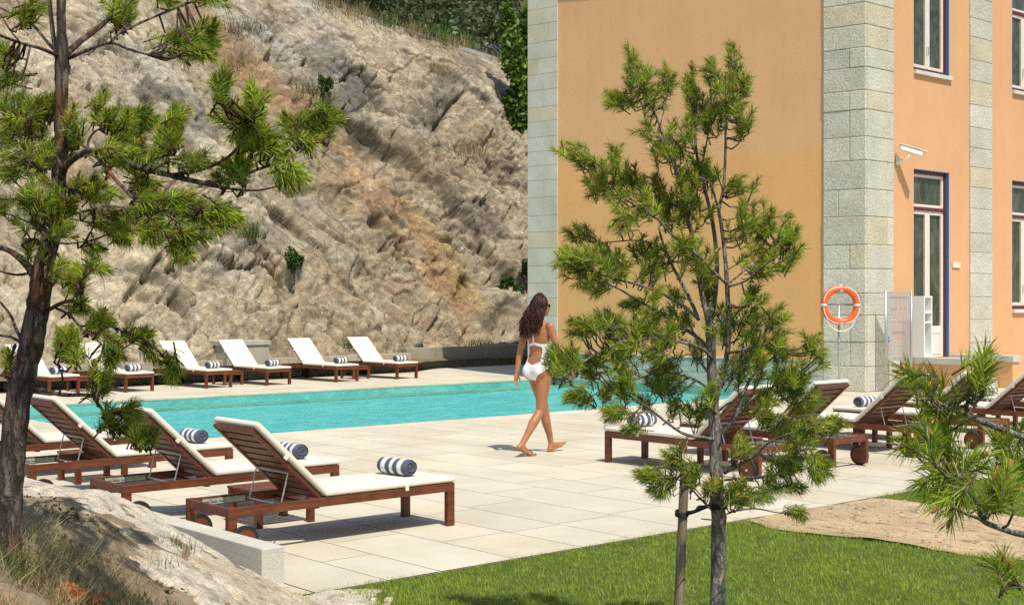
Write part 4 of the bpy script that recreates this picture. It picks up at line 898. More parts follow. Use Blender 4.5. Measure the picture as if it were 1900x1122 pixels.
# ------------------------------------------------------------------ pines
RV = Vector((CT, -ST, 0)); FV = Vector((ST, CT, 0)); UV_ = Vector((0, 0, 1))
def pine(label, D0, trunk, stems, branches, clumps, bark, nl, per, wd, seed, dens=1.2, dead=.06, brown=(.30, .14, .045), cat='pine tree', name='pine_tree'):
    R_ = random.Random(seed); G_ = np.random.default_rng(seed); s = D0/FPX
    def P3(x, y, dd=0): return at(x, y, D0+dd)
    base = P3(trunk[0][0], trunk[0][1]); root = thing(name, label, cat, base)
    m_ = MB(); pts = []                                # (px, py, dd, point) samples for twigs to join
    def limb(path, w0, w1, d0, d1, n=10, jit=.05, mode=0):
        # smooth the pixel polyline, give it depth
        q = []
        N_ = len(path)
        for i in range(N_-1):
            p0 = path[max(i-1, 0)]; p1 = path[i]; p2 = path[i+1]; p3 = path[min(i+2, N_-1)]
            for t_ in (0, .25, .5, .75):
                q.append(tuple(.5*((2*p1[k])+(-p0[k]+p2[k])*t_+(2*p0[k]-5*p1[k]+4*p2[k]-p3[k])*t_*t_+(-p0[k]+3*p1[k]-3*p2[k]+p3[k])*t_**3) for k in (0, 1)))
        q.append(path[-1]); L_ = len(q); V_p = []; rd_ = []
        for i, (x, y) in enumerate(q):
            t_ = i/(L_-1); dd = d0+(d1-d0)*t_**.8; p = P3(x, y, dd); V_p.append(p-base); rd_.append((w0+(w1-w0)*t_)*s/2*.88); pts.append((x, y, dd))
        m_.tube(V_p, rd_, n, (1, 1, 1), jit=jit)
    # trunk with width per point
    V_p = []; rd_ = []
    for i in range(len(trunk)-1):
        a, b = trunk[i], trunk[i+1]
        for k in range(6):
            t_ = k/6; x, y, w_, d_ = [a[j]+(b[j]-a[j])*t_ for j in range(4)]
            V_p.append(P3(x+R_.uniform(-.6, .6), y, d_)-base); rd_.append(w_*s/2*R_.uniform(.95, 1.05)); pts.append((x, y, d_))
    a = trunk[-1]; V_p.append(P3(a[0], a[1], a[3])-base); rd_.append(a[2]*s/2)
    m_.tube(V_p, rd_, 16, (1, 1, 1), jit=.06)
    for (path, w0, w1, d0, d1) in stems: limb(path, w0, w1, d0, d1)
    for (path, w0, w1, d1) in branches:
        x, y = path[0]; k = min(pts, key=lambda q: (q[0]-x)**2+(q[1]-y)**2); limb(path, w0, w1, k[2], d1, 8)
    arr = np.array([(p[0], p[1], p[2]) for p in pts])
    NV = []; NC = []
    gA = np.array([.10, .175, .010]); gB = np.array([.50, .60, .045])
    for (cx, cy, rx, ry, ang, n, *fwd) in clumps:
        k = np.argmin((arr[:, 0]-cx)**2+(arr[:, 1]-cy)**2); dk = arr[k, 2]; dc = dk+R_.gauss(0, .05)+(fwd[0] if fwd else 0)
        for i in range(int(n*dens+.5)):
            th_ = R_.uniform(0, 6.283); rr = math.sqrt(R_.random()); ox = rx*rr*math.cos(th_)*.95; oy = ry*rr*math.sin(th_)*.95
            an = math.radians(ang+R_.gauss(0, 24)+(-ox/max(rx, 1))*18*math.sin(math.radians(ang)))
            ln = R_.uniform(.9, 1.7)*nl; dd = dc+R_.gauss(0, 1)*(rx+ry)/2*s*.7
            ax = (RV*math.cos(an)+UV_*math.sin(an)+FV*R_.gauss(0, .5)).normalized()
            tipp = P3(cx+ox+math.cos(an)*ln/s*.35, cy+oy-math.sin(an)*ln/s*.35, dd)-base; b_ = tipp-ax*ln
            # twig to the nearest limb
            bx, by_ = cx+ox-math.cos(an)*ln/s*.6, cy+oy+math.sin(an)*ln/s*.6
            if i % 2 == 0:
                j = np.argmin((arr[:, 0]-bx)**2+(arr[:, 1]-by_)**2); q = P3(arr[j, 0], arr[j, 1], arr[j, 2])-base
                if (q-b_).length < .55: mid = (q+b_)/2+Vector((R_.uniform(-.02, .02), R_.uniform(-.02, .02), -.012)); m_.tube([q, mid, b_, tipp-ax*ln*.2], [.0042, .0036, .003, .002], 5, (.9, .8, .7))
            else: m_.tube([b_-ax*ln*.25, tipp-ax*ln*.15], [.003, .002], 4, (.9, .75, .6))
            # needles
            N_ = int(per*(ln/nl)*R_.uniform(.7, 1.05)); a3 = np.array(ax); t0 = np.array(ax.orthogonal().normalized()); t1 = np.cross(a3, t0)
            f = G_.random(N_)**.85; ph = G_.uniform(0, 2*np.pi, N_); op = np.radians(62-34*f+G_.normal(0, 6, N_))
            rad = np.cos(ph)[:, None]*t0+np.sin(ph)[:, None]*t1
            d_ = a3*np.cos(op)[:, None]+rad*np.sin(op)[:, None]; o_ = np.array(b_)+a3*(f*ln)[:, None]
            le = nl*G_.uniform(.72, 1.1, N_); sidev = np.cross(d_, G_.normal(0, 1, (N_, 3))); sidev /= np.linalg.norm(sidev, axis=1)[:, None]
            w_ = wd/2; tip = o_+d_*le[:, None]+np.array([0, 0, -.004]); mid = o_+d_*le[:, None]*.6+np.array([0, 0, .001])
            NV.append(np.stack([o_-sidev*w_, o_+sidev*w_, mid+sidev*w_, tip, mid-sidev*w_], 1))
            c = gA+(gB-gA)*np.clip(R_.uniform(.1, .8)+G_.normal(0, .2, N_), 0, 1.1)[:, None]
            dm = (G_.random(N_) < dead*(1.6-1.4*f)); c = np.where(dm[:, None], np.array(brown)*G_.uniform(.6, 1.3, (N_, 1)), c); NC.append(np.repeat(c[:, None], 5, 1))
            if R_.random() < .7: m_.tube([tipp-ax*.004, tipp+ax*.014, tipp+ax*.022], [.0045, .0042, .001], 6, (2.4, 1.3, .7))
    NV = np.concatenate(NV); NC = np.concatenate(NC); n = len(NV); V = NV.reshape(-1, 3)
    k = np.arange(n)*5; F = np.concatenate([np.stack([k, k+1, k+2, k+4], 1)]); F3 = np.stack([k+4, k+2, k+3, k+3], 1)
    Fl = [tuple(r) for r in F]+[tuple(r[:3]) for r in F3]
    m_.build('trunk', bark, root, smooth=True); mesh_obj('crown', V, Fl, M['foliage'], root, col=NC.reshape(-1, 3)); return root
# centre pine
trunk = [(1331, 1300, 32, 0), (1331, 1122, 29, 0), (1333, 1050, 27, 0), (1333, 960, 27, 0), (1328, 880, 24, 0), (1326, 800, 22, 0), (1322, 700, 19, 0), (1318, 620, 16, 0), (1317, 570, 15, 0)]
stems = [([(1316, 600), (1303, 550), (1293, 490), (1284, 440), (1272, 390), (1262, 343), (1251, 295), (1246, 250)], 12, 4, 0, -.05), ([(1327, 745), (1338, 700), (1350, 650), (1352, 600), (1349, 527), (1345, 474), (1338, 415), (1334, 390), (1342, 350), (1346, 290), (1347, 220), (1354, 150), (1360, 100)], 13, 3, 0, -.15),
    ([(1318, 605), (1327, 545), (1330, 480), (1322, 412), (1310, 360), (1297, 310), (1291, 270), (1289, 230), (1284, 180), (1283, 140)], 12, 3, .02, .15), ([(1334, 392), (1327, 367), (1318, 340), (1300, 330)], 6, 3, -.1, -.2), ([(1300, 320), (1318, 220), (1319, 120)], 4, 3, .1, .1)]
branches = [([(1349, 527), (1320, 500), (1298, 476), (1250, 439), (1222, 408), (1185, 380)], 7, 3, -.45), ([(1350, 528), (1378, 505), (1405, 485), (1440, 450)], 5, 2, .3), ([(1351, 532), (1385, 520), (1412, 497), (1432, 482), (1460, 460)], 5, 2, -.3),
    ([(1296, 592), (1277, 548), (1251, 500), (1229, 447), (1222, 420)], 9, 4, .25), ([(1296, 592), (1261, 562), (1205, 535), (1160, 522), (1130, 515), (1090, 500)], 7, 3, -.5), ([(1228, 460), (1200, 448), (1170, 446), (1112, 450), (1080, 442)], 4, 2, .3),
    ([(1318, 650), (1290, 623), (1224, 580), (1180, 556), (1152, 538), (1110, 520)], 9, 3, .45), ([(1322, 668), (1300, 645), (1240, 630), (1180, 628), (1130, 643), (1088, 667), (1047, 697)], 7, 3, -.55), ([(1321, 725), (1280, 700), (1227, 691), (1175, 705), (1133, 714), (1098, 734), (1080, 738)], 5, 2, .35),
    ([(1325, 815), (1303, 811), (1264, 802), (1210, 762), (1170, 735), (1138, 722), (1110, 690)], 8, 3, -.4), ([(1210, 762), (1185, 766), (1161, 768), (1145, 770)], 3, 2, -.5), ([(1348, 655), (1383, 648), (1405, 636), (1412, 612)], 7, 3, -.3), ([(1334, 805), (1363, 774), (1383, 722), (1397, 697), (1420, 675), (1450, 650)], 10, 4, .3),
    ([(1370, 765), (1400, 735), (1430, 720), (1470, 700)], 5, 2, .5), ([(1345, 877), (1375, 860), (1400, 845), (1425, 822), (1454, 808), (1500, 795)], 7, 3, -.4), ([(1335, 965), (1355, 950), (1400, 943), (1440, 950), (1475, 952)], 5, 2, .3), ([(1345, 890), (1400, 885), (1450, 878), (1500, 868), (1515, 865)], 5, 2, -.5),
    ([(1325, 950), (1300, 925), (1270, 895), (1240, 885), (1200, 885)], 5, 2, -.35), ([(1322, 700), (1300, 672), (1282, 640), (1262, 630)], 6, 3, .5), ([(1325, 740), (1300, 765), (1265, 745), (1255, 720)], 4, 2, .4), ([(1325, 770), (1360, 745), (1400, 765), (1450, 800)], 5, 2, .45), ([(1270, 390), (1235, 370), (1210, 330), (1180, 335), (1140, 325), (1095, 305), (1060, 280)], 6, 2, .3), ([(1262, 345), (1230, 250), (1210, 200), (1185, 160), (1168, 120)], 5, 3, -.2), ([(1225, 235), (1240, 170)], 3, 2, -.1), ([(1350, 640), (1420, 600), (1440, 585)], 4, 2, .3), ([(1336, 965), (1302, 962)], 4, 3, -.15)]
clumps = [(1168, 118, 8, 25, 92, 4), (1185, 165, 28, 40, 100, 10), (1205, 190, 25, 30, 75, 6), (1237, 155, 12, 28, 90, 5), (1150, 188, 24, 16, 150, 6), (1283, 165, 10, 35, 90, 6), (1318, 140, 8, 28, 90, 5), (1360, 115, 9, 30, 88, 6), (1383, 160, 12, 16, 65, 4), (1290, 205, 30, 40, 90, 12), (1345, 185, 32, 45, 85, 14), (1378, 225, 16, 30, 75, 7), (1250, 262, 35, 35, 90, 11), (1235, 290, 25, 20, 120, 5), (1320, 225, 20, 25, 90, 6), (1200, 245, 16, 14, 150, 3),
    (1062, 283, 26, 20, 140, 7), (1095, 310, 25, 26, 125, 8), (1140, 288, 8, 20, 90, 3), (1145, 325, 28, 25, 110, 8), (1190, 340, 32, 30, 100, 9), (1120, 350, 35, 22, 130, 9), (1175, 385, 42, 32, 130, 13), (1222, 370, 32, 32, 90, 9), (1165, 415, 30, 18, 190, 6), (1305, 315, 32, 32, 90, 12), (1275, 345, 22, 28, 90, 6), (1375, 345, 26, 16, 42, 6), (1290, 400, 38, 36, 80, 10), (1252, 395, 30, 36, 100, 9),
    (1400, 405, 38, 32, 70, 11), (1440, 430, 36, 36, 50, 12), (1465, 458, 20, 32, 60, 8), (1400, 470, 38, 28, 40, 9), (1375, 430, 24, 30, 80, 7), (1425, 505, 26, 16, 10, 6), (1078, 440, 28, 18, 150, 7), (1060, 490, 30, 26, 150, 12), (1100, 500, 38, 34, 130, 13), (1130, 478, 28, 30, 110, 8), (1100, 528, 40, 18, 200, 7), (1148, 498, 16, 26, 80, 5), (1195, 465, 28, 24, 100, 8), (1225, 490, 28, 22, 90, 7), (1205, 512, 22, 18, 60, 4), (1265, 470, 24, 28, 90, 7), (1210, 548, 16, 12, 60, 3),
    (1175, 565, 16, 12, 200, 4), (1210, 585, 15, 16, 230, 4), (1265, 590, 28, 24, 110, 8), (1255, 548, 12, 10, 90, 3), (1085, 606, 34, 20, 160, 10), (1132, 600, 28, 18, 120, 7), (1160, 622, 38, 28, 110, 11), (1190, 610, 24, 24, 80, 6), (1230, 620, 34, 20, 100, 9), (1152, 650, 30, 16, 200, 6), (1340, 600, 32, 26, 100, 9), (1385, 600, 28, 28, 70, 8), (1400, 555, 22, 18, 60, 6), (1440, 585, 28, 20, 40, 8), (1310, 482, 22, 36, 90, 7), (1312, 540, 18, 28, 90, 5),
    (1430, 640, 42, 32, 60, 14), (1470, 690, 36, 44, 60, 15), (1440, 722, 44, 36, 50, 14), (1400, 670, 32, 26, 70, 9), (1503, 640, 12, 28, 75, 6), (1518, 668, 13, 18, 45, 4), (1490, 742, 30, 30, 40, 10), (1410, 762, 38, 22, 50, 9), (1035, 680, 22, 28, 120, 10), (1060, 665, 10, 20, 80, 4), (1095, 687, 16, 16, 110, 6), (1075, 737, 20, 18, 170, 8), (1125, 730, 10, 12, 90, 4), (1160, 720, 20, 20, 110, 7), (1120, 668, 24, 14, 160, 6), (1155, 678, 24, 16, 150, 6), (1215, 708, 17, 16, 100, 5), (1250, 715, 32, 22, 80, 9), (1147, 765, 20, 16, 180, 7), (1200, 752, 16, 10, 90, 3), (1255, 762, 18, 14, 90, 4), (1240, 675, 26, 18, 210, 6), (1215, 650, 24, 18, 200, 6),
    (1290, 650, 18, 18, 90, 4), (1310, 735, 24, 22, 90, 6), (1292, 772, 22, 18, 70, 5), (1360, 690, 28, 26, 80, 7), (1500, 800, 36, 22, 20, 9), (1540, 785, 26, 18, 20, 7), (1455, 800, 32, 26, 60, 8), (1470, 845, 36, 22, 0, 8), (1520, 870, 18, 22, -60, 7), (1440, 862, 28, 18, -20, 5), (1450, 900, 38, 18, -10, 7), (1480, 950, 14, 10, -30, 4), (1400, 920, 32, 16, 10, 6), (1200, 885, 22, 13, 170, 6), (1237, 890, 22, 14, 150, 6), (1255, 850, 22, 18, 120, 6), (1225, 906, 13, 10, 220, 4), (1342, 912, 40, 18, 80, 12, -.14), (1365, 930, 22, 12, 20, 4, -.1), (1280, 880, 18, 18, 100, 4), (1178, 790, 14, 10, 180, 2), (1380, 830, 22, 18, 60, 4)]
pine('young pine with grey trunk tied to a stake on the lawn before the orange wall', 5.9, trunk, stems, branches, clumps, M['bark_grey'], .051, 50, .0022, 11, 1.9)
# left pine
trunk = [(8, 1040, 66, 0), (14, 960, 50, 0), (22, 850, 46, 0), (34, 740, 47, 0), (58, 640, 44, 0), (72, 560, 42, 0), (80, 500, 38, 0), (97, 430, 33, 0), (107, 360, 29, 0), (112, 280, 25, 0), (114, 190, 23, 0), (115, 110, 26, 0), (114, 50, 17, 0), (112, -80, 15, 0), (110, -220, 8, 0)]
stems = [([(105, 105), (98, 60), (92, 0), (90, -60)], 11, 7, 0, .2), ([(74, 545), (60, 505), (36, 478), (10, 462), (-30, 455)], 22, 9, 0, .4), ([(82, 540), (92, 500), (84, 465), (62, 444), (40, 455)], 12, 5, 0, -.2)]
branches = [([(125, 98), (150, 76), (182, 52), (215, 24), (262, -15)], 15, 9, .4), ([(128, 108), (165, 92), (205, 80), (240, 92), (275, 102)], 9, 4, -.25), ([(205, 80), (222, 62), (262, 42), (330, 14), (380, -5)], 7, 4, .35), ([(108, 104), (75, 90), (38, 80), (0, 66), (-40, 55)], 8, 5, -.3), ([(106, 98), (85, 75), (62, 48), (30, 30), (0, 15)], 8, 4, .25), ([(38, 80), (18, 55), (0, 25)], 4, 2, -.3), ([(207, 80), (205, 60)], 4, 2, -.2),
    ([(113, 330), (125, 305), (150, 286), (175, 280), (215, 292), (262, 312), (310, 324), (355, 335), (402, 345)], 16, 9, -.45), ([(402, 345), (440, 352), (480, 353), (520, 344), (548, 330)], 5, 3, -.55), ([(310, 326), (360, 318), (400, 305), (432, 284), (452, 255), (458, 225)], 8, 4, -.55), ([(380, 338), (430, 332), (480, 314), (525, 298), (552, 284), (580, 255)], 7, 4, -.2), ([(312, 325), (313, 295), (314, 270)], 5, 3, -.45), ([(165, 284), (164, 262), (178, 243), (208, 235), (240, 240)], 6, 3, -.1), ([(180, 290), (205, 322), (235, 355), (262, 382), (292, 412), (342, 450)], 8, 3, -.6),
    ([(118, 405), (140, 396), (175, 388), (205, 382), (245, 390)], 8, 3, .3), ([(100, 450), (125, 452), (160, 448)], 5, 3, .2), ([(93, 455), (112, 480), (118, 505), (140, 525), (150, 540)], 7, 3, -.3), ([(90, 575), (115, 562), (140, 559), (172, 575), (200, 602), (225, 612), (255, 622), (282, 638), (305, 665), (325, 682)], 9, 4, -.3), ([(105, 572), (130, 585), (152, 610), (172, 624), (192, 642), (205, 655)], 6, 3, -.45), ([(45, 728), (78, 723), (115, 732), (165, 733), (180, 746), (203, 778), (225, 800), (250, 815)], 10, 4, -.25), ([(170, 735), (190, 712), (195, 695)], 4, 2, -.2), ([(110, 730), (116, 700), (108, 675), (116, 655)], 5, 3, -.3), ([(190, 745), (205, 755), (220, 762)], 3, 2, -.3), ([(104, 350), (85, 330), (60, 300), (30, 300), (5, 290)], 9, 4, -.2), ([(108, 300), (85, 265), (50, 240), (20, 235)], 8, 4, .3), ([(100, 400), (75, 385), (50, 365), (20, 370)], 7, 3, -.4), ([(97, 420), (60, 415), (25, 400), (0, 395)], 6, 3, .35),
    ([(60, 505), (30, 510), (-10, 500)], 7, 3, -.3), ([(45, 640), (30, 610), (20, 585), (0, 560)], 9, 4, .3), ([(28, 640), (14, 680), (10, 700)], 8, 4, .3), ([(45, 640), (20, 625), (-20, 620)], 8, 5, .3), ([(130, 560), (142, 545), (150, 530)], 3, 2, -.3), ([(114, 240), (135, 235), (140, 225)], 4, 2, -.1), ([(112, 345), (150, 355), (190, 350)], 5, 2, .4), ([(115, 280), (145, 262), (175, 225), (182, 200)], 5, 2, .2), ([(290, 410), (300, 380), (330, 378), (400, 400)], 4, 2, -.6)]
clumps = [(40, 22, 40, 24, 30, 10), (225, 30, 30, 26, 90, 14), (330, 78, 40, 24, 20, 14), (375, 62, 22, 24, 60, 9), (352, 98, 36, 16, -20, 8), (385, 92, 16, 16, 20, 5), (400, 0, 50, 8, 0, 6), (330, -5, 40, 8, 10, 5), (12, 100, 16, 18, 150, 6), (15, 146, 18, 18, 180, 7), (30, 200, 34, 28, 120, 13), (75, 207, 32, 22, 60, 11), (22, 245, 34, 28, 180, 12), (65, 240, 32, 22, 60, 9), (100, 200, 16, 14, 30, 5), (140, 232, 18, 32, 90, 9), (182, 200, 13, 26, 90, 6), (215, 225, 24, 18, 60, 8), (252, 230, 32, 20, 30, 11), (262, 215, 15, 12, 45, 3),
    (320, 225, 17, 28, 85, 10), (310, 265, 24, 18, 90, 8), (240, 268, 28, 18, 40, 8), (212, 290, 32, 20, 20, 11), (250, 302, 28, 18, -20, 8), (413, 175, 10, 34, 92, 9), (474, 185, 13, 34, 80, 9), (430, 218, 28, 20, 100, 10), (470, 220, 22, 22, 80, 9), (452, 242, 24, 15, -90, 6), (545, 238, 16, 22, 110, 6), (578, 236, 32, 26, 60, 16), (610, 225, 20, 28, 70, 10), (562, 265, 22, 13, -30, 6), (490, 262, 34, 22, 40, 12), (505, 285, 24, 16, 10, 7), (430, 325, 34, 20, 110, 12), (452, 300, 18, 14, 60, 5), (540, 322, 26, 20, -30, 10), (356, 300, 22, 13, 30, 6), (290, 295, 20, 14, 60, 4),
    (100, 290, 28, 18, 60, 8), (132, 272, 20, 14, 30, 5), (70, 292, 34, 24, 90, 11), (20, 310, 24, 24, 180, 9), (70, 362, 38, 34, 100, 20), (150, 350, 38, 20, 20, 12), (190, 360, 24, 16, 10, 7), (112, 382, 22, 18, 60, 6), (10, 382, 15, 18, 180, 5), (60, 418, 28, 14, 120, 5), (195, 410, 38, 26, 0, 14), (215, 432, 24, 20, -20, 8), (175, 462, 17, 14, -40, 5), (280, 350, 28, 24, -20, 10), (290, 378, 22, 18, -10, 7), (268, 400, 32, 22, -30, 11), (290, 430, 28, 18, -40, 9), (330, 380, 38, 20, 10, 11), (365, 400, 28, 22, -20, 10), (405, 402, 26, 26, -20, 12), (350, 432, 24, 16, -30, 7), (332, 465, 20, 16, -60, 8), (112, 430, 18, 14, 60, 5), (60, 466, 14, 12, 90, 4), (110, 500, 14, 13, 60, 4), (146, 522, 24, 26, 90, 12), (185, 496, 10, 8, 0, 3),
    (182, 600, 18, 20, 60, 8), (150, 575, 12, 10, 0, 4), (205, 656, 20, 18, -60, 8), (125, 640, 34, 20, 90, 10), (140, 662, 20, 14, 90, 5), (265, 625, 18, 9, 0, 6), (285, 652, 14, 12, -60, 4), (325, 682, 16, 14, -60, 7), (26, 672, 18, 18, 90, 7), (185, 700, 18, 18, 80, 6), (182, 722, 14, 12, 60, 3), (208, 775, 18, 18, 60, 6), (218, 798, 14, 10, -20, 3), (267, 812, 24, 14, 80, 9), (240, 785, 12, 8, 40, 2), (236, 760, 14, 7, 20, 4), (240, 617, 10, 8, 0, 3), (205, 630, 10, 8, -20, 2)]
pine('tall pine with red brown scaly trunk rising beside the boulder at the left edge', 4.5, trunk, stems, branches, clumps, M['bark_red'], .046, 52, .0020, 12, 1.35)
# right pine: near, its trunk stands outside the picture
trunk = [(2190, 1560, 60, .35), (2190, 1300, 52, .35), (2185, 1100, 46, .3), (2180, 950, 40, .3), (2175, 800, 34, .3), (2170, 650, 26, .3), (2168, 500, 14, .3)]
branches = [([(2176, 880), (2080, 850), (1980, 842), (1900, 812), (1832, 785), (1806, 776), (1768, 758), (1742, 748), (1722, 725)], 20, 7, -.1), ([(1792, 768), (1795, 745), (1800, 720), (1812, 690)], 9, 5, -.15), ([(2180, 1010), (2080, 1000), (1980, 998), (1900, 991), (1858, 980), (1822, 964), (1815, 935), (1790, 905), (1772, 888)], 18, 7, -.2), ([(1820, 962), (1790, 952), (1770, 940)], 8, 4, -.3), ([(1822, 964), (1835, 935), (1845, 905)], 8, 5, -.1), ([(2183, 1110), (2060, 1100), (1960, 1090), (1900, 1085), (1872, 1080), (1860, 1062)], 14, 6, -.1), ([(2178, 900), (2060, 900), (1960, 880), (1900, 860), (1880, 845)], 12, 6, .1)]
clumps = [(1712, 720, 20, 26, 110, 7), (1690, 700, 14, 18, 140, 3), (1735, 738, 16, 14, 60, 3), (1820, 690, 14, 26, 85, 8), (1812, 710, 22, 18, 60, 4), (1770, 788, 24, 16, 240, 5), (1745, 770, 18, 14, 200, 3), (1750, 850, 44, 34, 110, 15), (1715, 830, 26, 24, 150, 6), (1785, 870, 30, 26, 60, 7), (1730, 895, 24, 24, 210, 5), (1762, 925, 18, 24, 250, 5), (1845, 905, 34, 28, 80, 11), (1830, 945, 20, 14, -30, 3), (1870, 850, 34, 30, 80, 10), (1890, 830, 24, 28, 90, 6), (1892, 880, 24, 20, 30, 5), (1862, 1058, 16, 14, 120, 7)]
pine('pine with long needles reaching in at the right edge, trunk outside the picture', 3.3, trunk, [], branches, clumps, M['bark_grey'], .062, 54, .0022, 13, .68, .05)
# stake and tie
sk = thing('tree_stake', 'leaning round wooden stake beside the centre pine', 'stake', at(1254, 1210, 5.95))
p0 = at(1254, 1250, 5.95)-sk.location; p1 = at(1271, 862, 5.95)-sk.location
m = MB(); m.tube([p0+(p1-p0)*t_ for t_ in np.linspace(0, 1, 14)]+[p1+Vector((0, 0, .004))], [.024-.003*t_+rnd.uniform(-.0006, .0006) for t_ in np.linspace(0, 1, 14)]+[.016], 14)
def stake_mat():
    m_, nt, b = base_mat('weathered_pole', .85, .15); n_ = noise(nt, coords(nt, (40, 40, 3)), 1.6, 6, .7, .5)
    c = mixc(nt, ramp(nt, n_, .3, .7), (.15, .105, .065), (.36, .28, .19)); nt.links.new(c, b.inputs['Base Color']); bump(nt, b, n_, .6, .006); return m_
m.build('post', stake_mat(), sk, smooth=True)
tie = MB(); q = at(1265, 952, 5.95); ring = [q+RV*.027*math.cos(a_)+FV*.027*math.sin(a_)+UV_*(.004*math.sin(a_)) for a_ in np.linspace(0, 2*math.pi, 20)[:-1]]
for dz_ in (-.008, 0, .008): tie.tube([p_+UV_*dz_ for p_ in ring], .005, 6, closed=True)
tie.tube([at(1274, 952, 5.93), at(1290, 948, 5.92), at(1298, 942, 5.92), at(1308, 940, 5.9), at(1322, 936, 5.86)], [.010, .008, .014, .009, .009], 8)
q = at(1333, 938, 5.9); ring = [q+RV*.037*math.cos(a_)+FV*.037*math.sin(a_) for a_ in np.linspace(0, 2*math.pi, 24)[:-1]]
for dz_ in (-.008, 0, .008): tie.tube([p_+UV_*dz_ for p_ in ring], .005, 6, closed=True)
tag(tie.build('tree_tie', M['tyre'], smooth=True), 'black rubber strap tying the centre pine trunk to its stake', 'strap')
# ------------------------------------------------------------------ woman by the pool
def skin_mat():
    m_, nt, b = base_mat('tanned_skin', .42, .4); n_ = noise(nt, coords(nt), 7, 3); c = mixc(nt, ramp(nt, n_, .3, .7), (.36, .148, .064), (.44, .192, .09))
    nt.links.new(c, b.inputs['Base Color']); b.inputs['Subsurface Weight'].default_value = .12; b.inputs['Subsurface Radius'].default_value = (.02, .008, .004); return m_
woman = thing('person', 'woman with long dark hair in a white open back swimsuit walking barefoot', 'person', (9.56, 10.52, 0), math.radians(4))
bm_ = MB()
def cap(a, b, ra, rb, n=14, sq=1.0):
    a, b = Vector(a), Vector(b); d = (b-a).normalized(); P_ = []; R_ = []
    for t_ in (-.95, -.7, -.35): P_.append(a+d*ra*t_); R_.append(ra*math.sqrt(1-t_*t_))
    for t_ in np.linspace(0, 1, 5): P_.append(a+(b-a)*t_); R_.append(ra+(rb-ra)*t_)
    for t_ in (.35, .7, .95): P_.append(b+d*rb*t_); R_.append(rb*math.sqrt(1-t_*t_))
    bm_.tube(P_, R_, n)
def ell(c, r, R=None, n=16):
    V = []; F = []; m1 = 10
    for i in range(m1+1):
        p_ = math.pi*i/m1
        for j in range(n):
            q_ = 2*math.pi*j/n; v_ = Vector((r[0]*math.sin(p_)*math.cos(q_), r[1]*math.sin(p_)*math.sin(q_), r[2]*math.cos(p_)))
            if R is not None: v_ = R @ v_
            V.append(v_+Vector(c))
    for i in range(m1):
        for j in range(n): F.append((i*n+j, (i+1)*n+j, (i+1)*n+(j+1) % n, i*n+(j+1) % n))
    bm_.add(V, F)
TORSO = [(.80, .10, .07, 0), (.84, .150, .098, -.005), (.89, .172, .112, -.012), (.94, .168, .108, -.010), (1.0, .145, .092, -.002), (1.06, .122, .080, .006), (1.11, .116, .077, .008), (1.17, .126, .083, .006), (1.24, .142, .092, .004), (1.31, .152, .090, .0), (1.37, .150, .074, -.004), (1.405, .120, .058, -.008), (1.435, .070, .050, -.010)]
V = []; n_ = 28
for (z, wy, dx_, cx) in TORSO:
    for j in range(n_):
        a_ = 2*math.pi*j/n_; c_, s_ = math.cos(a_), math.sin(a_); V.append((cx+dx_*math.copysign(abs(c_)**.85, c_), wy*math.copysign(abs(s_)**.85, s_), z))
F = [(i*n_+j, i*n_+(j+1) % n_, (i+1)*n_+(j+1) % n_, (i+1)*n_+j) for i in range(len(TORSO)-1) for j in range(n_)]+[tuple(range(n_-1, -1, -1)), tuple((len(TORSO)-1)*n_+j for j in range(n_))]
bm_.add(V, F)
for s_ in (-1, 1): ell((-.055, s_*.078, .885), (.082, .086, .092)); ell((.070, s_*.066, 1.255), (.055, .058, .055)); ell((0, s_*.155, 1.375), (.048, .05, .048))
# legs: right leg trails with the heel lifted, left leg lands on its heel
RH, RK, RA = (-.012, -.086, .87), (-.055, -.075, .475), (-.325, -.055, .125)
LH, LK, LA = (.012, .086, .87), (.155, .070, .475), (.255, .060, .085)
for (H_, K_, A_) in ((RH, RK, RA), (LH, LK, LA)):
    H_, K_, A_ = Vector(H_), Vector(K_), Vector(A_); cap(H_, H_.lerp(K_, .5), .088, .071); cap(H_.lerp(K_, .5), K_, .071, .051); cap(K_, K_.lerp(A_, .35)+Vector((-.012, 0, -.004)), .049, .052); cap(K_.lerp(A_, .35)+Vector((-.012, 0, -.004)), K_.lerp(A_, .72), .051, .036); cap(K_.lerp(A_, .72), A_, .036, .030)
def foot(A_, heel, ball, toe, s_):
    A_, heel, ball, toe = map(Vector, (A_, heel, ball, toe)); cap(A_, heel, .031, .027); cap(A_+(heel-A_)*.2, ball+Vector((0, 0, .016)), .030, .022); cap(heel, ball, .026, .024)
    ac = Vector((0, 1, 0)); cap(ball-ac*.022, ball+ac*.022, .021, .021); 
    for k in range(5):
        o_ = ac*(-.034+.017*k)*s_; L_ = (1.0, .95, .88, .78, .66)[4-k if s_ > 0 else 4-k]; L_ = (.66, .78, .88, .95, 1.0)[k]
        cap(ball+o_*.85, ball+(toe-ball)*L_+o_, .011, .0095 if k < 4 else .012, 8)
foot(RA, (-.37, -.058, .105), (-.215, -.052, .026), (-.135, -.050, .014), -1); foot(LA, (.228, .062, .028), (.375, .056, .062), (.445, .055, .092), -1)
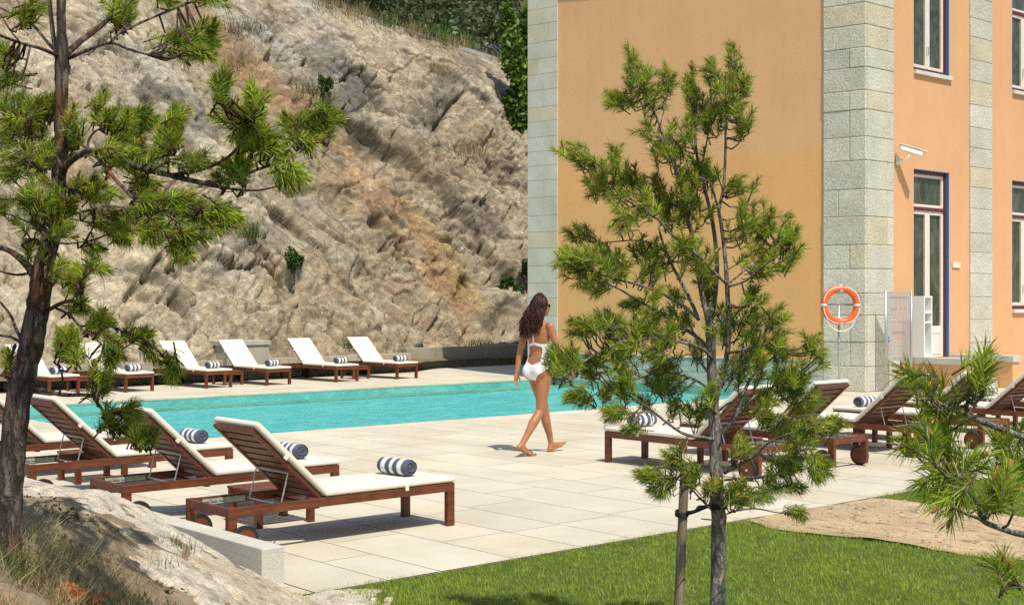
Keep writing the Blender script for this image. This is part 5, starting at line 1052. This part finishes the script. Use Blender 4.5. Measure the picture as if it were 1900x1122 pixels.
# arms
RS, RE, RWr = (-.005, -.172, 1.375), (.045, -.232, 1.115), (.225, -.250, .925); LS, LE, LWr = (-.005, .172, 1.375), (-.065, .222, 1.115), (-.135, .205, .875)
for (S_, E_, W_) in ((RS, RE, RWr), (LS, LE, LWr)):
    S_, E_, W_ = map(Vector, (S_, E_, W_)); cap(S_, S_.lerp(E_, .5), .044, .040); cap(S_.lerp(E_, .5), E_, .040, .033); cap(E_, E_.lerp(W_, .3), .034, .035); cap(E_.lerp(W_, .3), W_, .034, .023)
def hand(W_, d, side, inn):
    W_, d, inn = Vector(W_), Vector(d).normalized(), Vector(inn).normalized(); wv = d.cross(inn).normalized()*side; c_ = W_+d*.05
    Rm = Matrix((wv, inn, d)).transposed(); ell(c_, (.036, .015, .052), Rm)
    for k, (o_, L_) in enumerate(((.027, .062), (.010, .072), (-.008, .067), (-.025, .052))):
        p_ = W_+d*.088+wv*o_; k1 = p_+(d*.9+inn*.30).normalized()*L_*.5; k2 = k1+(d*.6+inn*.75).normalized()*L_*.5; cap(p_-d*.012, k1, .0092, .0085, 8); cap(k1, k2, .0085, .0072, 8)
    t0 = W_+d*.028+wv*.026; t1 = t0+(d*.7+wv*.65+inn*.25).normalized()*.034; t2 = t1+(d*.95+wv*.1+inn*.35).normalized()*.03; cap(t0, t1, .0105, .0095, 8); cap(t1, t2, .0095, .008, 8)
hand(RWr, (.45, -.02, -.80), 1, (-.25, .95, -.1)); hand(LWr, (-.22, -.03, -.95), -1, (.1, -1, 0))
# neck and head
HC = Vector((.035, 0, 1.585)); hy = math.radians(-14); RH_ = Matrix.Rotation(hy, 3, 'Z')
def hp(x, y, z): return HC+RH_ @ Vector((x, y, z))
cap((-.012, 0, 1.41), (.005, 0, 1.52), .050, .048); ell(hp(-.008, 0, .022), (.094, .074, .090), RH_); ell(hp(.022, 0, -.035), (.068, .060, .075), RH_); cap(hp(.055, 0, -.085), hp(.062, 0, -.08), .024, .022)
cap(hp(.083, 0, .012), hp(.104, 0, -.022), .009, .012); cap(hp(.078, -.014, -.055), hp(.078, .014, -.055), .012, .012)
for s_ in (-1, 1): ell(hp(-.005, s_*.073, -.005), (.018, .009, .030), RH_); ell(hp(.060, s_*.040, -.025), (.022, .022, .024), RH_)
tmp = bm_.build('body', None)
rm = tmp.modifiers.new('r', 'REMESH'); rm.mode = 'VOXEL'; rm.voxel_size = .0058
sm_ = tmp.modifiers.new('s', 'SMOOTH'); sm_.factor = .5; sm_.iterations = 5
dg = bpy.context.evaluated_depsgraph_get(); me = bpy.data.meshes.new_from_object(tmp.evaluated_get(dg)); bpy.data.objects.remove(tmp)
me.name = 'body'; me.materials.clear(); me.materials.append(skin_mat()); me.polygons.foreach_set('use_smooth', np.ones(len(me.polygons), bool))
body = bpy.data.objects.new('body', me); COL.objects.link(body); body.parent = woman
nv = len(me.vertices); BV = np.zeros(nv*3, np.float32); me.vertices.foreach_get('co', BV); BV = BV.reshape(-1, 3); BN = np.zeros(nv*3, np.float32); me.vertices.foreach_get('normal', BN); BN = BN.reshape(-1, 3)
def segd(P_, a, b):
    a, b = np.array(a), np.array(b); d = b-a; t_ = np.clip(((P_-a)@d)/(d@d), 0, 1); return np.linalg.norm(P_-(a+t_[:, None]*d), axis=1)
x, y, z = BV.T; arm = np.minimum.reduce([segd(BV, RS, RE), segd(BV, LS, LE), segd(BV, RE, RWr), segd(BV, LE, LWr)]) < .052
hd = (z < 1.0) & ((np.abs(y) > .19))
ay = np.abs(y)
leg = .745+.155*np.clip((ay-.012)/.16, 0, 1)**.72+.03*(x > 0)*np.clip(ay/.16, 0, 1)
hnd = np.minimum(segd(BV, RWr, np.array(RWr)+(.1, 0, -.17)), segd(BV, LWr, np.array(LWr)+(-.05, -.01, -.2))) < .075
low = (z > leg) & (z < 1.0-.04*(x < 0)*np.clip(1-ay/.1, 0, 1)) & ~hd & ~arm & ~hnd
front = (x > .004-.03*(z < 1.2)) & (z >= .98) & (z < 1.30+.03*np.clip(1-ay/.06, 0, 1)-.0*ay) & ~arm
side = (ay > .088+.3*np.maximum(0, z-1.20)) & (z >= .98) & (z < 1.19) & ~arm
band = (x < .02) & (np.abs(z-(1.165+.25*np.clip(.10-ay, 0, .1)*1.0)) < .019) & ~arm & (ay < .15)
mask = (low | front | side | band)
faces = np.array([list(p.vertices) for p in me.polygons if len(p.vertices) == 4]); fm = mask[faces].all(1); sel = faces[fm]
ids = np.unique(sel); mp = -np.ones(nv, int); mp[ids] = np.arange(len(ids))
suit = mesh_obj('swimsuit', BV[ids]+BN[ids]*.0045, mp[sel], simple('white_lycra', (.82, .82, .82), .6, .25), woman, smooth=True)
sd_ = suit.modifiers.new('solid', 'SOLIDIFY'); sd_.thickness = .0035; sd_.offset = 0; s2 = suit.modifiers.new('sm', 'SMOOTH'); s2.iterations = 4
m = MB(); m.tube([(-.086, 0, 1.185), (-.092, 0, 1.28), (-.078, 0, 1.36), (-.060, 0, 1.415), (-.058, .0, 1.44)], .0085, 8); ngk = [(-.058*math.cos(a_)+.0, .062*math.sin(a_), 1.44-.025*(1-math.cos(a_))) for a_ in np.linspace(-1.9, 1.9, 15)]
m.tube(ngk, .0065, 8)
for s_ in (-1, 1): m.tube([(.02, s_*.058, 1.41), (.062, s_*.062, 1.36), (.085, s_*.064, 1.295)], .0075, 8)
m.build('strap', simple('white_strap', (.80, .80, .80), .6), suit, smooth=True)
# hair
hm_ = MB(); HR = random.Random(5)
def hairpt(a_, e_): return hp(-.012+.101*math.cos(e_)*math.cos(a_), .086*math.cos(e_)*math.sin(a_), .030+.092*math.sin(e_))
for k in range(260):
    a_ = math.pi+HR.gauss(0, 1.05); e_ = HR.uniform(-.25, 1.45)
    if abs(a_-math.pi) > 2.0: continue
    p = hairpt(a_, e_); top = hp(-.01, HR.uniform(-.02, .02), .122); sp = (a_-math.pi)
    pts_ = [top, (top+p)/2+(p-HC).normalized()*.022, p]; y_ = p.y; zz = p.z; ph = HR.uniform(0, 6.28); xo = p.x; bot = HR.uniform(1.265, 1.43)-.04*math.cos(sp); st = 0
    amp = HR.uniform(.008, .019); N_ = 8
    for i in range(1, N_+1):
        t_ = i/N_; zc = zz+(bot-zz)*t_; back = -.118-.035*t_+HR.gauss(0, .006); xt = (xo*(1-min(1, t_*1.8))+min(1, t_*1.8)*(back+.035*HR.random()+.03*abs(sp)))
        yt = y_*(1.0+.75*t_)+.045*t_*t_+amp*math.sin(ph+t_*11); pts_.append(Vector((xt+amp*math.cos(ph+t_*11), yt, zc)))
    tone = HR.uniform(.7, 1.5); rr = HR.uniform(.007, .011)
    ct = [(tone*(1+.9*max(0, (i-4)/7)), tone*(1+.55*max(0, (i-4)/7)), tone) for i in range(len(pts_)) for _ in range(6)]
    hm_.tube(pts_, [rr*.5, rr, rr]+[rr*(1-.75*(i/N_)**2) for i in range(1, N_+1)], 6, ct)
k0 = len(hm_.V); V = []; F = []
for i in range(11):
    e_ = -.35+i*(1.57+.35)/10
    for j in range(25): V.append(hairpt(math.pi-2.05+4.1*j/24*(1 if e_ < .9 else 1.0), e_)+(hairpt(math.pi, e_)-HC)*0)
for i in range(10):
    for j in range(24): F.append((i*25+j, i*25+j+1, (i+1)*25+j+1, (i+1)*25+j))
hm_.add(V, F, (.8, .8, .8))
def hair_mat():
    m_, nt, b = base_mat('dark_brown_hair', .5, .25); c = mixc(nt, 1.0, attr(nt), (.032, .0125, .008), 'MULTIPLY'); nt.links.new(c, b.inputs['Base Color']); return m_
hm_.build('hair', hair_mat(), woman, smooth=True)
# sunglasses, eyes, lips
m = MB()
for s_ in (-1, 1):
    ring = [hp(.086-.010*abs(math.cos(a_))*0-.012*(.5+.5*math.cos(a_)*1), s_*(.034+.026*math.cos(a_)), .008+.021*math.sin(a_)) for a_ in np.linspace(0, 2*math.pi, 15)[:-1]]
    m.add([tuple(p) for p in ring]+[tuple(p+RH_ @ Vector((.004, 0, 0))) for p in ring], [tuple(range(14)), tuple(range(27, 13, -1))]+[(i, i+14, (i+1) % 14+14, (i+1) % 14) for i in range(14)])
    m.tube([hp(.072, s_*.062, .012), hp(.03, s_*.077, .012), hp(-.015, s_*.078, .006)], .003, 6)
m.tube([hp(.094, -.012, .012), hp(.096, 0, .014), hp(.094, .012, .012)], .003, 6); m.build('sunglasses', simple('black_lens', (.015, .013, .012), .12, .6), woman)
m = MB(); m.tube([hp(.084, -.020, -.056), hp(.0915, 0, -.055), hp(.084, .020, -.056)], [.002, .0055, .002], 8); m.build('lips', simple('lip_skin', (.38, .11, .09), .4), woman, smooth=True)
